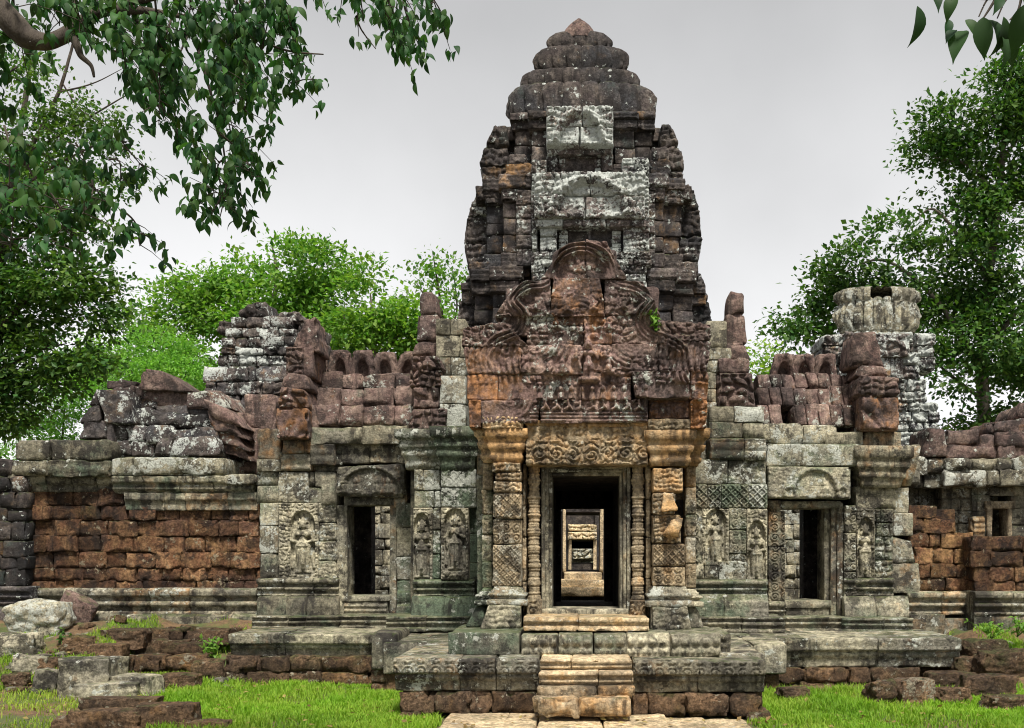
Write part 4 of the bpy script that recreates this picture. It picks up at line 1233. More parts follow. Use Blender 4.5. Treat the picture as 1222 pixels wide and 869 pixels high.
devata(wr, 903, 628, 692, 891, 916, 607, 695, YI - .04, 0, 'carved standing woman next to the doorway', halfw=12, base=(.75, .08, .25, .2))
devata(wr, 1033, 624, 690, 1022, 1044, 607, 692, YW - .03, 0, 'carved standing woman right of the doorway', halfw=11, base=(.8, .08, .25, .15))

# wing interiors: back walls with openings to the court, ceilings
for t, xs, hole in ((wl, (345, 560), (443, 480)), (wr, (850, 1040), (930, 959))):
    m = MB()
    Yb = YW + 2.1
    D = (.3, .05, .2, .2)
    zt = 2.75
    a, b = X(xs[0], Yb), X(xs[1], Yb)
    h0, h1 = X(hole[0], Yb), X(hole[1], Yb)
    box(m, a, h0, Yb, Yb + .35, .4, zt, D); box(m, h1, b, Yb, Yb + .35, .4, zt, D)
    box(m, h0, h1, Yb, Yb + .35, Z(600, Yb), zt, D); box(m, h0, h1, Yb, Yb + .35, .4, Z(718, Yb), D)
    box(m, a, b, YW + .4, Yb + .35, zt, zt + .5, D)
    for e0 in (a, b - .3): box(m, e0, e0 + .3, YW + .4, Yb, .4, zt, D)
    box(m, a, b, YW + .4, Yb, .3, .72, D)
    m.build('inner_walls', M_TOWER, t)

# what shows through the side doors
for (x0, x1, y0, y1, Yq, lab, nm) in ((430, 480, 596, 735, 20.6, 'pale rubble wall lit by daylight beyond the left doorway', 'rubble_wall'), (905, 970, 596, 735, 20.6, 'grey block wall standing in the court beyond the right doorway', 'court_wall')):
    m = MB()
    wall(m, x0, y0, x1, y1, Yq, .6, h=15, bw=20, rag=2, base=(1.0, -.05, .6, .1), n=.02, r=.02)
    o = m.build(nm, M_GREY, origin=(X((x0 + x1) / 2, Yq), Yq, 0))
    tag(o, lab, 'wall')

# ------------------------------------------------------------------ what shows through the main door
ig = thing('inner_gate', (0, 24, .5), 'pale sunlit steps and door jambs seen first through the dark main doorway', 'gate')
m = MB()
YQ = 24.0
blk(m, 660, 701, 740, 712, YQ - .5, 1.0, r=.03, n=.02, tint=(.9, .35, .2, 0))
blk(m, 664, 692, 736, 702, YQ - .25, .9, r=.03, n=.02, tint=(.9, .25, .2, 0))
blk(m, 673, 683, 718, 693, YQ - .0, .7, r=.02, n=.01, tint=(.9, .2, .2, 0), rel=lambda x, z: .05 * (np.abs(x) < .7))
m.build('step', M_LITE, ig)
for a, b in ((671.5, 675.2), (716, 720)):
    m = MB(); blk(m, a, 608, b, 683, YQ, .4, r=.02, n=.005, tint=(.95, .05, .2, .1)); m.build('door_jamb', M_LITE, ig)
m = MB()
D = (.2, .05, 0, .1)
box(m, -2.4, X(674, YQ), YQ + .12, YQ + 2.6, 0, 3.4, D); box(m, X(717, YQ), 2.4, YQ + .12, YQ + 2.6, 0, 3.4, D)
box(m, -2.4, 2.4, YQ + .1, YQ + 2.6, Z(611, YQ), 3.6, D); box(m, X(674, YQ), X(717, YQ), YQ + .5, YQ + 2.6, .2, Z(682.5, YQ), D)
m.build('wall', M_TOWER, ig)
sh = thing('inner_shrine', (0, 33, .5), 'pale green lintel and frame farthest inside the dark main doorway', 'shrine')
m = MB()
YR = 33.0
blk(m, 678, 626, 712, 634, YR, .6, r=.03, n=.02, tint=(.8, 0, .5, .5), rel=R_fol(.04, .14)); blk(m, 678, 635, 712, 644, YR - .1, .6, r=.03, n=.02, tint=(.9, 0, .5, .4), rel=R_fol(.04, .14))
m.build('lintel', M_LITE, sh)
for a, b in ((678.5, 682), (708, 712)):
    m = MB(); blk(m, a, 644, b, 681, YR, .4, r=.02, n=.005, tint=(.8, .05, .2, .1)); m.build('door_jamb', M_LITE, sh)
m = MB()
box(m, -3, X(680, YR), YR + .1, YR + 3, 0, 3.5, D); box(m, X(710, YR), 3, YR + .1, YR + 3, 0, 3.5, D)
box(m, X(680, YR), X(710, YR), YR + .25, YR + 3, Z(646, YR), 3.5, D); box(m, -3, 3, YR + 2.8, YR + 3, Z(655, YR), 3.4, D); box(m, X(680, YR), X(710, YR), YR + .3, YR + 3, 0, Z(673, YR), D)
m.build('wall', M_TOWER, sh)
m = MB()
wall(m, 676, 640, 716, 690, YR + 6, .6, h=10, bw=14, base=(.0, .05, .0, .2), n=.04, r=.04)  # near-black tint stands in for the gloom behind the doorways
blk(m, 684, 655, 706, 667, YR + 5.6, .5, n=.05, r=.04, tint=(1.2, .05, .9, .1), rel=R_fol(.06, .2))  # bright tint stands in for light falling on this block
tag(m.build('court_wall', M_GREY, origin=(0, YR + 6, 0)), 'far wall coloured dark as if unlit, one block pale as if lit, glimpsed through all the doorways in a row', 'wall')

# ------------------------------------------------------------------ left: the laterite wall with its collapsed vault
YL = 16.2
def left_wall():
    t = thing('laterite_wall', (X(165, YL), YL + .5, .7), 'rust-red laterite block wall under a collapsed stone vault, on the left', 'wall')
    m = MB()
    rows = [584, 603, 621, 640, 659, 678, 693, 706]
    for i in range(len(rows) - 1):
        x = 32.0 + random.uniform(-2, 2)
        while x < 308:
            b = random.uniform(22, 38)
            e = min(x + b, 312 + random.uniform(-5, 2))
            if not (rows[i] < 600 and x > 140):
                blk(m, x + .15, rows[i] + .15 + random.uniform(-1, 1), e - .15, rows[i + 1] - .1, YL + random.gauss(0, .018), .5, n=.028, r=.03, res=.045,
                    base=(.46, .1, .35, .15), fq=1.5)
            x = e
    blk(m, 34, 586, 306, 705, YL + .09, .8, n=.004, jit=0, tint=(.15, .1, .0, .0), res=.3)
    m.build('laterite_courses', M_LAT, t)
    m = MB()
    band(m, 148, 588, 306, 609, YL - .05, .6, [(0, 0), (.3, .0), (.5, .01), (.6, .05), (1, .05)], bw=40, base=(.42, .3, .1, .35))
    band(m, 15, 568, 150, 587, YL - .02, .6, [(0, 0), (.4, .0), (.5, .05), (1, .08)], bw=32, base=(.22, .15, .15, .3))
    band(m, 132, 568, 300, 588, YL - .06, .6, CORN2, bw=40, base=(.36, .2, .2, .4))
    for x0, x1, y0, y1, b in ((132, 158, 547, 568, (.3, 0, .5, .3)), (158, 268, 546, 567, (.38, 0, .55, .3)), (266, 303, 566, 578, (.5, 0, .7, .3)), (10, 56, 549, 568, (.2, .05, .3, .3)), (56, 132, 549, 569, (.2, .05, .25, .3)),
                              (17, 60, 525, 549, (.22, .05, .4, .2)), (60, 132, 525, 549, (.2, .06, .3, .2)), (8, 18, 552, 572, (.3, 0, .3, .3))):
        blk(m, x0, y0, x1, y1, YL - .22, .9, n=.025, r=.05, base=b, rel=(lambda x, z: .03 * np.abs(np.sin(z * 20))) if y0 > 546 and x0 < 130 else None, rres=.03)
    m.build('cornice', M_GREY, t)
    m = MB()
    band(m, 34, 702, 132, 735, YL - .02, .5, RUN, bw=40, base=(.5, .1, .3, .2))
    band(m, 132, 702, 306, 735, YL - .05, .5, RUN, bw=44, base=(.55, .2, .3, .2))
    band(m, 90, 733, 307, 752, YL - .08, .6, [(0, .16), (.8, .14), (1, .06)], bw=36, base=(.30, .05, .2, .4))
    m.build('base_moulding', M_GREY, t)
    # vault remains
    m = MB()
    A = [(95, 505, 132, 526, ((8, 0), (0, 0), (0, 0), (0, 0)), 0), (97, 486, 120, 506, ((8, 2), (0, 0), (0, 0), (0, 0)), 0), (104, 468, 128, 487, ((10, 0), (0, 0), (0, 0), (0, 0)), 0),
         (118, 474, 156, 508, ((-6, -8), (0, -6), (0, 0), (8, 0)), -.1), (126, 500, 134, 549, None, -.1), (132, 508, 153, 528, ((2, 0), (0, 0), (0, 0), (0, 0)), .05), (130, 527, 156, 548, None, .03),
         (152, 489, 178, 510, None, .1), (152, 510, 174, 530, None, .02), (156, 530, 182, 547, None, -.02), (160, 479, 188, 492, None, .3),
         (178, 494, 224, 512, ((4, 0), (0, 0), (0, 0), (-2, 0)), .05), (222, 496, 258, 513, ((0, 2), (-2, 0), (0, 0), (0, 0)), .05), (172, 510, 206, 532, None, -.06), (182, 524, 206, 546, ((6, 0), (0, 0), (0, 2), (0, 0)), -.2),
         (200, 514, 234, 532, None, -.05), (232, 512, 262, 530, None, -.08), (204, 528, 264, 546, ((4, -3), (-6, -6), (0, 0), (-4, 3)), -.3),
         (184, 484, 226, 498, None, .3), (224, 486, 256, 500, None, .3)]
    for x0, y0, x1, y1, q, dy in A:
        blk(m, x0 + .3, y0 + .3, x1 - .3, y1 - .3, YL + dy + .1, .9, n=.04, r=.05, q=q, base=(.50, .08, .28, .1), rot=(-.08, random.gauss(0, .03), random.gauss(0, .02)))
    blk(m, 130, 488, 262, 548, YL + .5, 1.6, n=.02, jit=0, tint=(.3, .05, .2, .1), res=.2)
    m.build('vault', M_TOWER, t)
    m = MB()
    for x0, y0, x1, y1, q, dy in ((105, 466, 160, 480, ((14, 2), (0, -6), (0, 4), (0, 0)), .35), (156, 462, 226, 484, ((0, 0), (0, 4), (0, 4), (4, 0)), .4), (222, 466, 276, 488, ((2, 2), (-14, 2), (0, 0), (0, 0)), .35),
                                  (165, 444, 232, 468, ((6, -4), (-40, -2), (0, 0), (0, -4)), .3), (130, 455, 163, 462, None, .5), (232, 466, 258, 488, None, .9)):
        blk(m, x0, y0, x1, y1, YL + dy, 1.0, n=.04, r=.05, q=q, base=(.40, .0, .3, .05))
    m.build('ridge_slab', M_PURP, t)
    m = MB()
    for k, (x0, y0, x1, y1) in enumerate(((246, 487, 286, 506), (250, 500, 290, 520), (254, 514, 292, 534), (258, 526, 296, 546), (238, 512, 262, 540))):
        blk(m, x0, y0, x1, y1, YL - .05 + .06 * k, 1.2, n=.03, r=.04, q=((-6, -8), (-12, 2), (6, 2), (6, -6)), base=(.42, .5 if k in (2, 3) else .15, .2, .05), rot=(0, .12, 0))
    for x0, y0, x1, y1 in ((268, 492, 292, 508), (272, 506, 288, 522), (270, 522, 290, 534), (266, 534, 288, 546)):
        blk(m, x0, y0, x1, y1, YL + .35, .8, n=.05, r=.06, base=(.4, .6, .1, .05))
    for x0, y0, x1, y1 in ((288, 548, 308, 565), (274, 552, 290, 566), (290, 510, 312, 548), (292, 470, 328, 512), (308, 508, 332, 548), (300, 540, 332, 564)):
        blk(m, x0, y0, x1, y1, YL + .5, .8, n=.04, r=.06, base=(.38, .2, .35, .15))
    m.build('fallen_roof_slab', M_PURP, t)
left_wall()

# near corner of another wall at the left border
m = MB()
wall(m, -60, 568, 31, 700, 15.95, .35, h=19, bw=19, base=(.12, .35, .3, .3), n=.03, r=.04, rag=2)
wall(m, -60, 548, 14, 568, 15.95, .35, h=20, bw=34, base=(.34, .0, .4, .2), n=.03, r=.05)
band(m, -60, 700, 33, 722, 15.92, .35, RUN, bw=40, base=(.4, .15, .3, .2))
wall(m, -60, 722, 36, 742, 15.9, .35, h=20, bw=40, base=(.35, .15, .3, .3))
o = m.build('side_wall', M_TOWER, origin=(X(0, 15.3), 15.5, .6))
tag(o, 'dark mottled block wall cut off by the left edge of the photo', 'wall')

# ------------------------------------------------------------------ ruined tower behind the left wing
YB = 19.5
rt = thing('ruined_tower', (X(315, YB), YB + 1, .5), 'crumbling headless stone tower behind the left wing', 'tower')
m = MB()
for ya, yb, xa, xb in ((378, 391, 276, 352), (391, 402, 270, 354), (402, 414, 266, 378), (414, 424, 262, 380), (424, 437, 258, 382)):
    wall(m, xa, ya, xb, yb, YB + .2, 1.4, h=14, bw=19, core=True, rag=5, base=(.42, .05, .6, .1), n=.035, r=.04, rel=R_fol(.04, .16) if random.random() < .7 else None, rres=.025)
for x0, y0, x1, y1, q in ((283, 360, 320, 379, ((12, 2), (-4, 0), (0, 0), (0, 0))), (326, 368, 366, 386, ((8, 4), (-10, 4), (0, 0), (0, 0))), (352, 384, 380, 404, ((4, 2), (0, 4), (0, 0), (0, 0))), (262, 384, 282, 398, None)):
    blk(m, x0, y0, x1, y1, YB + .3, 1.0, n=.04, r=.07, q=q, base=(.40, .0, .4, .05), rel=R_fol(.04, .2), rres=.03)
m.build('upper_courses', M_TOWER, rt)
m = MB()
for ya, yb, xa, xb in ((437, 455, 246, 345), (455, 472, 244, 345), (472, 492, 268, 345), (492, 512, 272, 345), (512, 540, 280, 345), (540, 600, 280, 345)):
    wall(m, xa, ya, xb, yb, YB, 1.6, h=18, bw=26, core=True, rag=3, base=(.42, .05, .55, .1), n=.035, r=.05, rel=R_fol(.03, .16) if random.random() < .5 else None, rres=.03)
box(m, X(285, YB), X(340, YB), YB + .2, YB + 1.5, 0, 3.2, (.3, .05, .3, .1))
m.build('lower_courses', M_TOWER, rt)

# ------------------------------------------------------------------ lotus tower behind the right wing
YT2 = 20.5
lt = thing('lotus_tower', (X(1047, YT2), YT2 + 1.2, .5), 'small lichen-white tower with a broken lotus top behind the right wing', 'tower')
m = MB()
WH = (.85, .0, .95, .25)
for ya, yb, xa, xb in ((396, 420, 1008, 1090), (420, 452, 1000, 1098), (452, 480, 992, 1106), (480, 515, 984, 1120), (515, 545, 975, 1132), (545, 640, 975, 1132)):
    wall(m, xa, ya, xb, yb, YT2 + .3, 2.0, h=13, bw=17, base=WH, n=.03, r=.04, rel=R_fol(.05, .14), rres=.018)
for x0, x1, y0, y1 in ((982, 1012, 398, 446), (1093, 1116, 398, 442)):
    wall(m, x0, y0, x1, y1, YT2 + .5, 1.2, h=14, bw=30, base=WH, n=.03, r=.06, rel=R_fol(.05, .14), rres=.022)
blk(m, 994, 418, 1003, 446, YT2 + .42, .3, n=.01, r=.02, tint=(.2, .05, .2, .2))
m.build('tower_body', M_TOWER, lt)
m = MB()
def fd(x, z):
    px = x / YT2 * F + CX; py = CY - (z - EYE) * F / YT2
    h = .05 * foliage(x, z, .16)
    a = np.hypot((px - 1062) / 22, np.clip(424 - py, 0, None) / 22)
    return h + .06 * np.exp(-((a - .9) / .12) ** 2)
blk(m, 1038, 398, 1086, 426, YT2 + .12, .5, rel=fd, rres=.018, tint=(.8, 0, .9, .2), n=.02)
wall(m, 1050, 426, 1078, 452, YT2 + .2, .4, h=26, bw=7, base=(.7, 0, .7, .2), core=False)
m.build('false_door', M_TOWER, lt)
m = MB()
YC = YT2 + 1.4
GT = (.55, .0, .75, .3)
k = YC / YT2
lotus(m, 1047, YC, [(420, 44), (410, 43), (400, 42), (393, 44)], 20, GT, .06)
lotus(m, 1047, YC, [(395, 44), (386, 50), (374, 52), (366, 49), (359, 42)], 24, GT, .18, .06)
lotus(m, 1047, YC, [(361, 44), (355, 51), (348, 52), (344, 47), (346, 30)], 24, GT, .2, .05, arc=lambda a: not (4.40 < a < 4.95))
m.build('lotus_top', M_GREY, lt)

# ------------------------------------------------------------------ far right: laterite wall and ruined gallery
YR2 = 16.1
rw = thing('laterite_wall', (X(1125, YR2), YR2 + .4, .7), 'short orange laterite wall stepping down beside the right wing', 'wall')
m = MB()
for i, (ya, yb, xa, xb) in enumerate(((603, 619, 1086, 1118), (619, 636, 1086, 1140), (636, 654, 1086, 1160), (654, 673, 1090, 1162), (673, 690, 1094, 1164), (690, 706, 1098, 1164))):
    wall(m, xa, ya, xb, yb, YR2, .6, h=18, bw=27, core=False, rag=2, base=(.48, .2, .4, .15), n=.03, r=.03, res=.05)
blk(m, 1090, 608, 1140, 706, YR2 + .1, .6, n=.004, jit=0, tint=(.15, .1, .0, .0), res=.3)
blk(m, 1132, 640, 1162, 706, YR2 + .1, .6, n=.004, jit=0, tint=(.15, .1, .0, .0), res=.3)
m.build('laterite_courses', M_LAT, rw)
m = MB()
band(m, 1084, 706, 1164, 734, YR2 - .05, .6, RUN, bw=40, base=(.5, .1, .3, .3))
wall(m, 1086, 733, 1128, 758, YR2 - .2, .6, h=25, bw=44, base=(.42, .05, .4, .4))
wall(m, 1126, 738, 1164, 762, YR2 - .15, .6, h=24, bw=44, base=(.4, .1, .3, .4))
m.build('base_moulding', M_GREY, rw)

rg = thing('ruined_gallery', (X(1170, 17.2), 17.8, .7), 'ruined gallery with a small dark window at the right edge of the photo', 'building')
YG = 17.2
m = MB()
wall(m, 1082, 575, 1160, 606, YG + .5, .5, h=31, bw=26, base=(.3, .1, .4, .3))
wall(m, 1124, 580, 1160, 640, YG + .1, .5, h=14, bw=20, base=(.42, .05, .5, .2), rel=R_fol(.02, .09), rres=.025)
wall(m, 1160, 572, 1182, 645, YG, .5, h=18, bw=22, base=(.28, .12, .4, .3))
wall(m, 1206, 590, 1290, 645, YG, .5, h=18, bw=26, base=(.28, .12, .35, .3))
wall(m, 1180, 575, 1290, 592, YG, .5, h=17, bw=30, base=(.4, .1, .4, .3))
wall(m, 1074, 540, 1290, 700, YG + .75, .4, h=20, bw=30, core=True, base=(.25, .15, .3, .2))
m.build('wall', M_GREY, rg)
m = MB()
for x0, y0, x1, y1 in ((1178, 606, 1184, 652), (1203, 606, 1208, 652), (1176, 598, 1212, 607)):
    blk(m, x0, y0, x1, y1, YG - .06, .4, r=.02, n=.01, base=(.4, .45, .2, .1))
blk(m, 1160, 616, 1176, 650, YG - .08, .4, r=.03, n=.015, base=(.35, .5, .2, .1), rel=lambda x, z: .03 * np.abs(np.sin(z * 36)), rres=.02)
m.build('window_frame', M_OCHRE, rg)
m = MB()
for ya, yb, xa, xb, Yq in ((549, 578, 1075, 1100, YG - .3), (546, 566, 1088, 1140, YG - .2), (546, 580, 1128, 1290, YG - .35), (564, 582, 1086, 1135, YG - .1), (530, 549, 1086, 1140, YG + .1)):
    wall(m, xa, ya, xb, yb, Yq, .9, h=20, bw=30, core=True, rag=2, base=(.32, .05, .55, .15), n=.04, r=.045)
m.build('cornice', M_GREY, rg)
m = MB()
for x0, y0, x1, y1, q, dy in ((1104, 506, 1134, 546, ((4, 4), (-6, 6), (0, 0), (0, 0)), 0), (1130, 513, 1168, 532, None, .15), (1130, 530, 1190, 547, ((0, 0), (0, 4), (0, 0), (0, 0)), .05), (1166, 520, 1194, 546, ((6, 0), (0, -2), (0, 0), (0, 0)), .1), (1184, 497, 1262, 518, ((2, 6), (0, -4), (0, 0), (0, 0)), .05),
                                  (1188, 515, 1250, 534, None, .0), (1190, 532, 1212, 548, None, .0), (1210, 530, 1260, 548, None, .05), (1213, 480, 1250, 499, ((6, 2), (0, 0), (0, 0), (0, 0)), .2)):
    blk(m, x0, y0, x1, y1, YG - .2 + dy, 1.0, n=.04, r=.06, q=q, base=(.40, .05, .3, .1))
m.build('roof', M_PURP, rg)
m = MB()
for i, (ya, yb, xa, xb) in enumerate(((640, 658, 1158, 1290), (658, 676, 1160, 1290), (676, 694, 1162, 1290), (694, 708, 1164, 1290))):
    wall(m, xa, ya, xb, yb, 15.75, 1.4, h=18, bw=30, core=True, rag=2, base=(.30, .1, .25, .2), n=.035, r=.035, res=.05)
m.build('laterite_footing', M_LAT, rg)
m = MB()
band(m, 1164, 706, 1290, 735, 15.7, 1.2, RUN, bw=44, base=(.42, .2, .3, .3))
wall(m, 1162, 733, 1290, 760, 15.65, 1.3, h=27, bw=50, base=(.4, .1, .3, .4))
m.build('base_moulding', M_GREY, rg)

# ------------------------------------------------------------------ the terrace: plinths, platforms, steps
YF = 11.3
te = thing('stone_terrace', (0, 12.0, 0), 'stepped sandstone terrace on a rough laterite footing in front of the gate', 'terrace')
SLAB = [(0, .0), (.30, .02), (.36, .05), (.52, .06), (.56, .10), (1, .11)]
m = MB()
def slabs(m, xs, y0, y1, Y, d, base, rel2=None, prof=SLAB, **kw):
    for a, b in zip(xs[:-1], xs[1:]):
        blkm(m, a + .2, y0 + random.uniform(-.8, .8), b - .2, y1, Y + .10, d, prof, r=.022, n=.012, base=base, rel2=rel2, **kw)
DKS = (.50, .18, .25, .25)
def frieze(y0, y1, Y, s=.15, a=.03):
    z0, z1 = Z(y1, Y), Z(y0, Y)
    def f(x, z):
        v = (z - z0) / (z1 - z0)
        return a * scroll(x, (z - z0), s) * (v > .55) * (v < .95) - .02 * (np.abs(v - .5) < .035)
    return f
slabs(m, [470, 549, 592, 643], 786, 826, YF, 1.6, DKS, frieze(786, 826, YF), rres=.013)
slabs(m, [756, 834, 914], 788, 828, YF, 1.6, DKS, frieze(788, 828, YF), rres=.013)
blk(m, 640, 789, 760, 840, YF + .3, 1.4, jit=0, base=(.6, .2, .1, .1))
m.build('lower_platform', M_GREY, te)
def slab3(m, X0, X1, Y0, Y1, z0, z1, base, nx=2, ny=1):
    """top slabs given in metres"""
    xs = np.linspace(X0, X1, nx + 1); ys = np.linspace(Y0, Y1, ny + 1)
    for i in range(nx):
        for j in range(ny):
            Y = ys[j]
            px = lambda x: CX + x * F / Y
            py = lambda z: CY - (z - EYE) * F / Y
            blk(m, px(xs[i]) + .4, py(z1 + random.gauss(0, .006)), px(xs[i + 1]) - .4, py(z0), Y, ys[j + 1] - ys[j] - .01, r=.035, n=.014, base=base, rot=(0, 0, random.gauss(0, .004)))
ZT = .665
for s in (-1, 1):
    m = MB()
    for (xa, xb, ya, yb, nx, ny, z) in ((1.28, 2.02, 11.75, 13.2, 1, 2, ZT), (1.2, 2.55, 13.2, 14.4, 3, 1, ZT), (1.1, 2.9, 14.4, 15.6, 3, 1, ZT - .005)):
        slab3(m, *sorted((s * xa + .03, s * xb + .03)), ya, yb, .27, z, (.5, .1, .42, .3), nx, ny)
    if s < 0: blk(m, 442, 756, 472, 800, 13.3, 1.2, r=.05, n=.02, base=(.45, .05, .3, .3))
    m.build('side_platform', M_GREY, te)
m = MB()                                                 # wing plinths
slabs(m, [272, 338, 440, 476], 757, 784, 14.25, 1.4, (.5, .15, .25, .35), frieze(757, 784, 14.2, .12, .015))
m.build('wing_plinth', M_GREY, te)
m = MB()
slabs(m, [905, 960, 1048, 1148], 761, 797, 14.1, 1.5, (.5, .15, .25, .35), frieze(761, 797, 14.05, .14, .015))
m.build('wing_plinth', M_GREY, te)
STEP = [(0, .09), (.2, .10), (.26, .04), (.45, .04), (.5, .08), (.66, .08), (.7, .03), (.82, .03), (.86, .09), (1, .08)]
for grp in (((300, 736, 404, 752, 15.55, 40, (.30, 0, .2, .4)), (404, 735, 482, 751, 15.5, 40, (.5, .15, .3, .3)), (460, 736, 560, 754, 14.9, 44, (.45, .0, .3, .5))),
            ((826, 737, 938, 756, 14.9, 56, (.45, .0, .4, .5)), (938, 737, 1008, 755, 15.5, 60, (.5, .1, .4, .5)), (1006, 738, 1090, 757, 15.45, 50, (.42, .0, .4, .6)))):
    m = MB()
    for x0, y0, x1, y1, Y, bw, bs in grp: band(m, x0, y0, x1, y1, Y, .8, STEP, bw=bw, base=bs)
    m.build('step_course', M_GREY, te)
m = MB()                                                 # upper platform
slab3(m, -1.5, -.70, 11.72, 13.1, .66, .905, (.46, .15, .15, .55), 1, 1)
YU = 11.66
for a, b in ((622, 666), (666, 708), (708, 748), (748, 800), (800, 860)):
    blk(m, a + .3, 757 + random.uniform(-.6, .6), b - .3, 784, YU, 1.2, r=.02, n=.006, rel=R_petal(757, 784, YU, .045, .12), rres=.0125, base=(.48, .12, .2, .4))
blk(m, 846, 756, 872, 780, YU + .35, 1., r=.02, n=.010, rel=R_petal(756, 780, YU, .03, .105), rres=.0125, base=(.35, .05, .2, .4))
m.build('upper_platform', M_GREY, te)
m = MB()
band(m, 624, 737, 690, 753, 11.95, .7, [(0, .08), (.3, .07), (.36, .02), (.6, .03), (.66, .07), (1, .05)], bw=80, base=(.6, .3, .15, .2))
band(m, 690, 738, 775, 753, 11.95, .7, [(0, .08), (.3, .07), (.36, .02), (.6, .03), (.66, .07), (1, .05)], bw=90, base=(.55, .3, .2, .2))
m.build('door_step', M_LITE, te)
for k, (y0, y1, Y, x0, x1, mt, b) in enumerate(((787, 803, 11.22, 644, 755, M_LITE, (.62, .35, .1, .1)), (802, 822, 11.08, 643, 756, M_LITE, (.6, .4, .1, .1)), (820, 836, 10.92, 641, 757, M_OCHRE, (.75, .6, .2, .1)), (833, 856, 10.75, 637, 755, M_OCHRE, (.7, .65, .2, .1)))):
    m = MB()
    cut = random.uniform(680, 720)
    for a, b_ in ((x0, cut), (cut, x1)):
        if k < 2:
            blkm(m, a, y0, b_ - .3, y1, Y, .7, [(0, .0), (.25, .02), (.3, .06), (.5, .07), (.55, .03), (.7, .03), (.75, .09), (1, .09)], r=.03, n=.014, base=b)
        else:
            blk(m, a, y0, b_ - .3, y1, Y, .7, r=.06, n=.03, base=b, fq=1.2)
    m.build('step', mt, te)
for k in (0, 1):                                         # laterite footing, left half and right half
    m = MB()
    for x0, x1, ya, yb, Y in (((478, 646, 826, 853, YF + .06), (474, 500, 850, 866, YF - .05)), ((752, 912, 828, 856, YF + .06), (890, 922, 850, 868, YF)))[k]:
        wall(m, x0, ya, x1, yb, Y, .6, h=27, bw=38, core=False, rag=2, base=(.46, .1, .3, .25), n=.035, r=.06, res=.05, fq=1.3)
    for X0, X1, Y0, Y1 in (((-2.0, -1.3, 11.85, 13.2), (-2.5, -1.3, 13.3, 14.4)), ((1.36, 2.04, 11.85, 13.2), (1.3, 2.5, 13.3, 14.4)))[k]:
        slab3(m, X0, X1, Y0, Y1, -.05, .29, (.45, .1, .3, .3), 2, 2)
    if k == 0: wall(m, 442, 798, 474, 832, 13.35, .8, h=17, bw=30, base=(.4, .1, .3, .2), n=.035, r=.06)
    m.build('laterite_footing', M_LATD, te)
    m = MB()
    if k == 0:
        for ya, yb, xa, xb in ((783, 803, 270, 442), (802, 821, 270, 444)):
            wall(m, xa, ya, xb, yb, 14.2, .6, h=20, bw=40, core=True, rag=2, base=(.5, .2, .3, .35), n=.035, r=.06, res=.06, fq=1.3)
    else:
        for ya, yb, xa, xb, bs in ((797, 815, 923, 1100, (.42, .2, .2, .2)), (814, 834, 925, 1042, (.45, .0, .3, .35))):
            wall(m, xa, ya, xb, yb, 14.1, .6, h=20, bw=42, core=True, rag=2, base=bs, n=.04, r=.06, res=.06, fq=1.3)
    m.build('plinth_footing', M_LATD, te)
box_ = MB()
box(box_, -1.7, 1.75, 11.9, 15.6, -.2, .62, (.3, .1, .1, .2))
box(box_, X(280, 14.4), X(1140, 14.4), 14.5, 17.6, -.2, .62, (.3, .1, .1, .2))
box_.build('fill', M_LATD, te)

# terraced laterite retaining courses on the left bank
m = MB()
for ya, yb, xa, xb, Y in ((751, 769, 100, 205, 15.4), (752, 770, 200, 278, 15.1), (768, 785, 118, 240, 14.9), (784, 803, 146, 238, 14.45), (803, 818, 140, 275, 14.4)):
    wall(m, xa, ya, xb, yb, Y, .6, h=18, bw=36, core=False, rag=5, base=(.40, .12, .25, .3), n=.05, r=.08, res=.06, fq=1.3)
o = m.build('retaining_wall', M_LATD, origin=(X(190, 14.8), 14.8, 0))
tag(o, 'low tumbled laterite retaining courses at the foot of the red wall', 'wall')

# ------------------------------------------------------------------ ground
def ground_h(x, y):
    base = .02 * noise2(x * .7, y * .7, 3) + .012 * noise2(x * 3.1, y * 3.1, 4)
    px = CX + x * F / np.maximum(y, 1)
    lm = sstep(-6.15, -6.6, x)
    lb = sstep(-4.55, -5.0, x) * ((1 - lm) * (.66 * sstep(14.35, 16.2, y)) + lm * (.50 * sstep(12.7, 14.8, y) + .22 * sstep(14.8, 16, y)))
    lb = lb + sstep(-4.0, -5.6, x) * .10 * sstep(10.5, 12.5, y)
    rb = sstep(4.9, 5.7, x) * (.50 * sstep(13.0, 14.8, y) + .2 * sstep(14.8, 16, y))
    rough = (lb + rb) * (.16 * noise2(x * 2.2, y * 2.2, 6) + .07 * noise2(x * 6, y * 6, 7))
    far = .45 * sstep(16, 19, y)
    near = -.0 * y
    return base + np.maximum(lb + rb + rough, far) + near
ax_x = np.concatenate([np.linspace(-500, -40, 12), np.linspace(-36, -10, 20), np.arange(-9.6, 9.61, .08), np.linspace(10, 36, 20), np.linspace(40, 500, 12)])
ax_y = np.concatenate([np.linspace(-80, 6, 14), np.arange(6.5, 18.5, .08), np.linspace(19, 50, 24), np.linspace(60, 900, 14)])
gx, gy = np.meshgrid(ax_x, ax_y)
gz = ground_h(gx.ravel(), gy.ravel())
GV = np.stack([gx.ravel(), gy.ravel(), gz], 1)
ny_, nx_ = gx.shape
jj, ii = np.meshgrid(np.arange(ny_ - 1), np.arange(nx_ - 1), indexing='ij')
gq = np.stack([jj * nx_ + ii, jj * nx_ + ii + 1, (jj + 1) * nx_ + ii + 1, (jj + 1) * nx_ + ii], -1).reshape(-1, 4)
mg, gnt, gb = new_mat('earth')
gg = nn(gnt, 'ShaderNodeNewGeometry')
n1 = noise(gnt, gg.outputs['Position'], 1.6, 6, .65); n2 = noise(gnt, gg.outputs['Position'], 14, 5, .7); n3 = noise(gnt, gg.outputs['Position'], 60, 3)
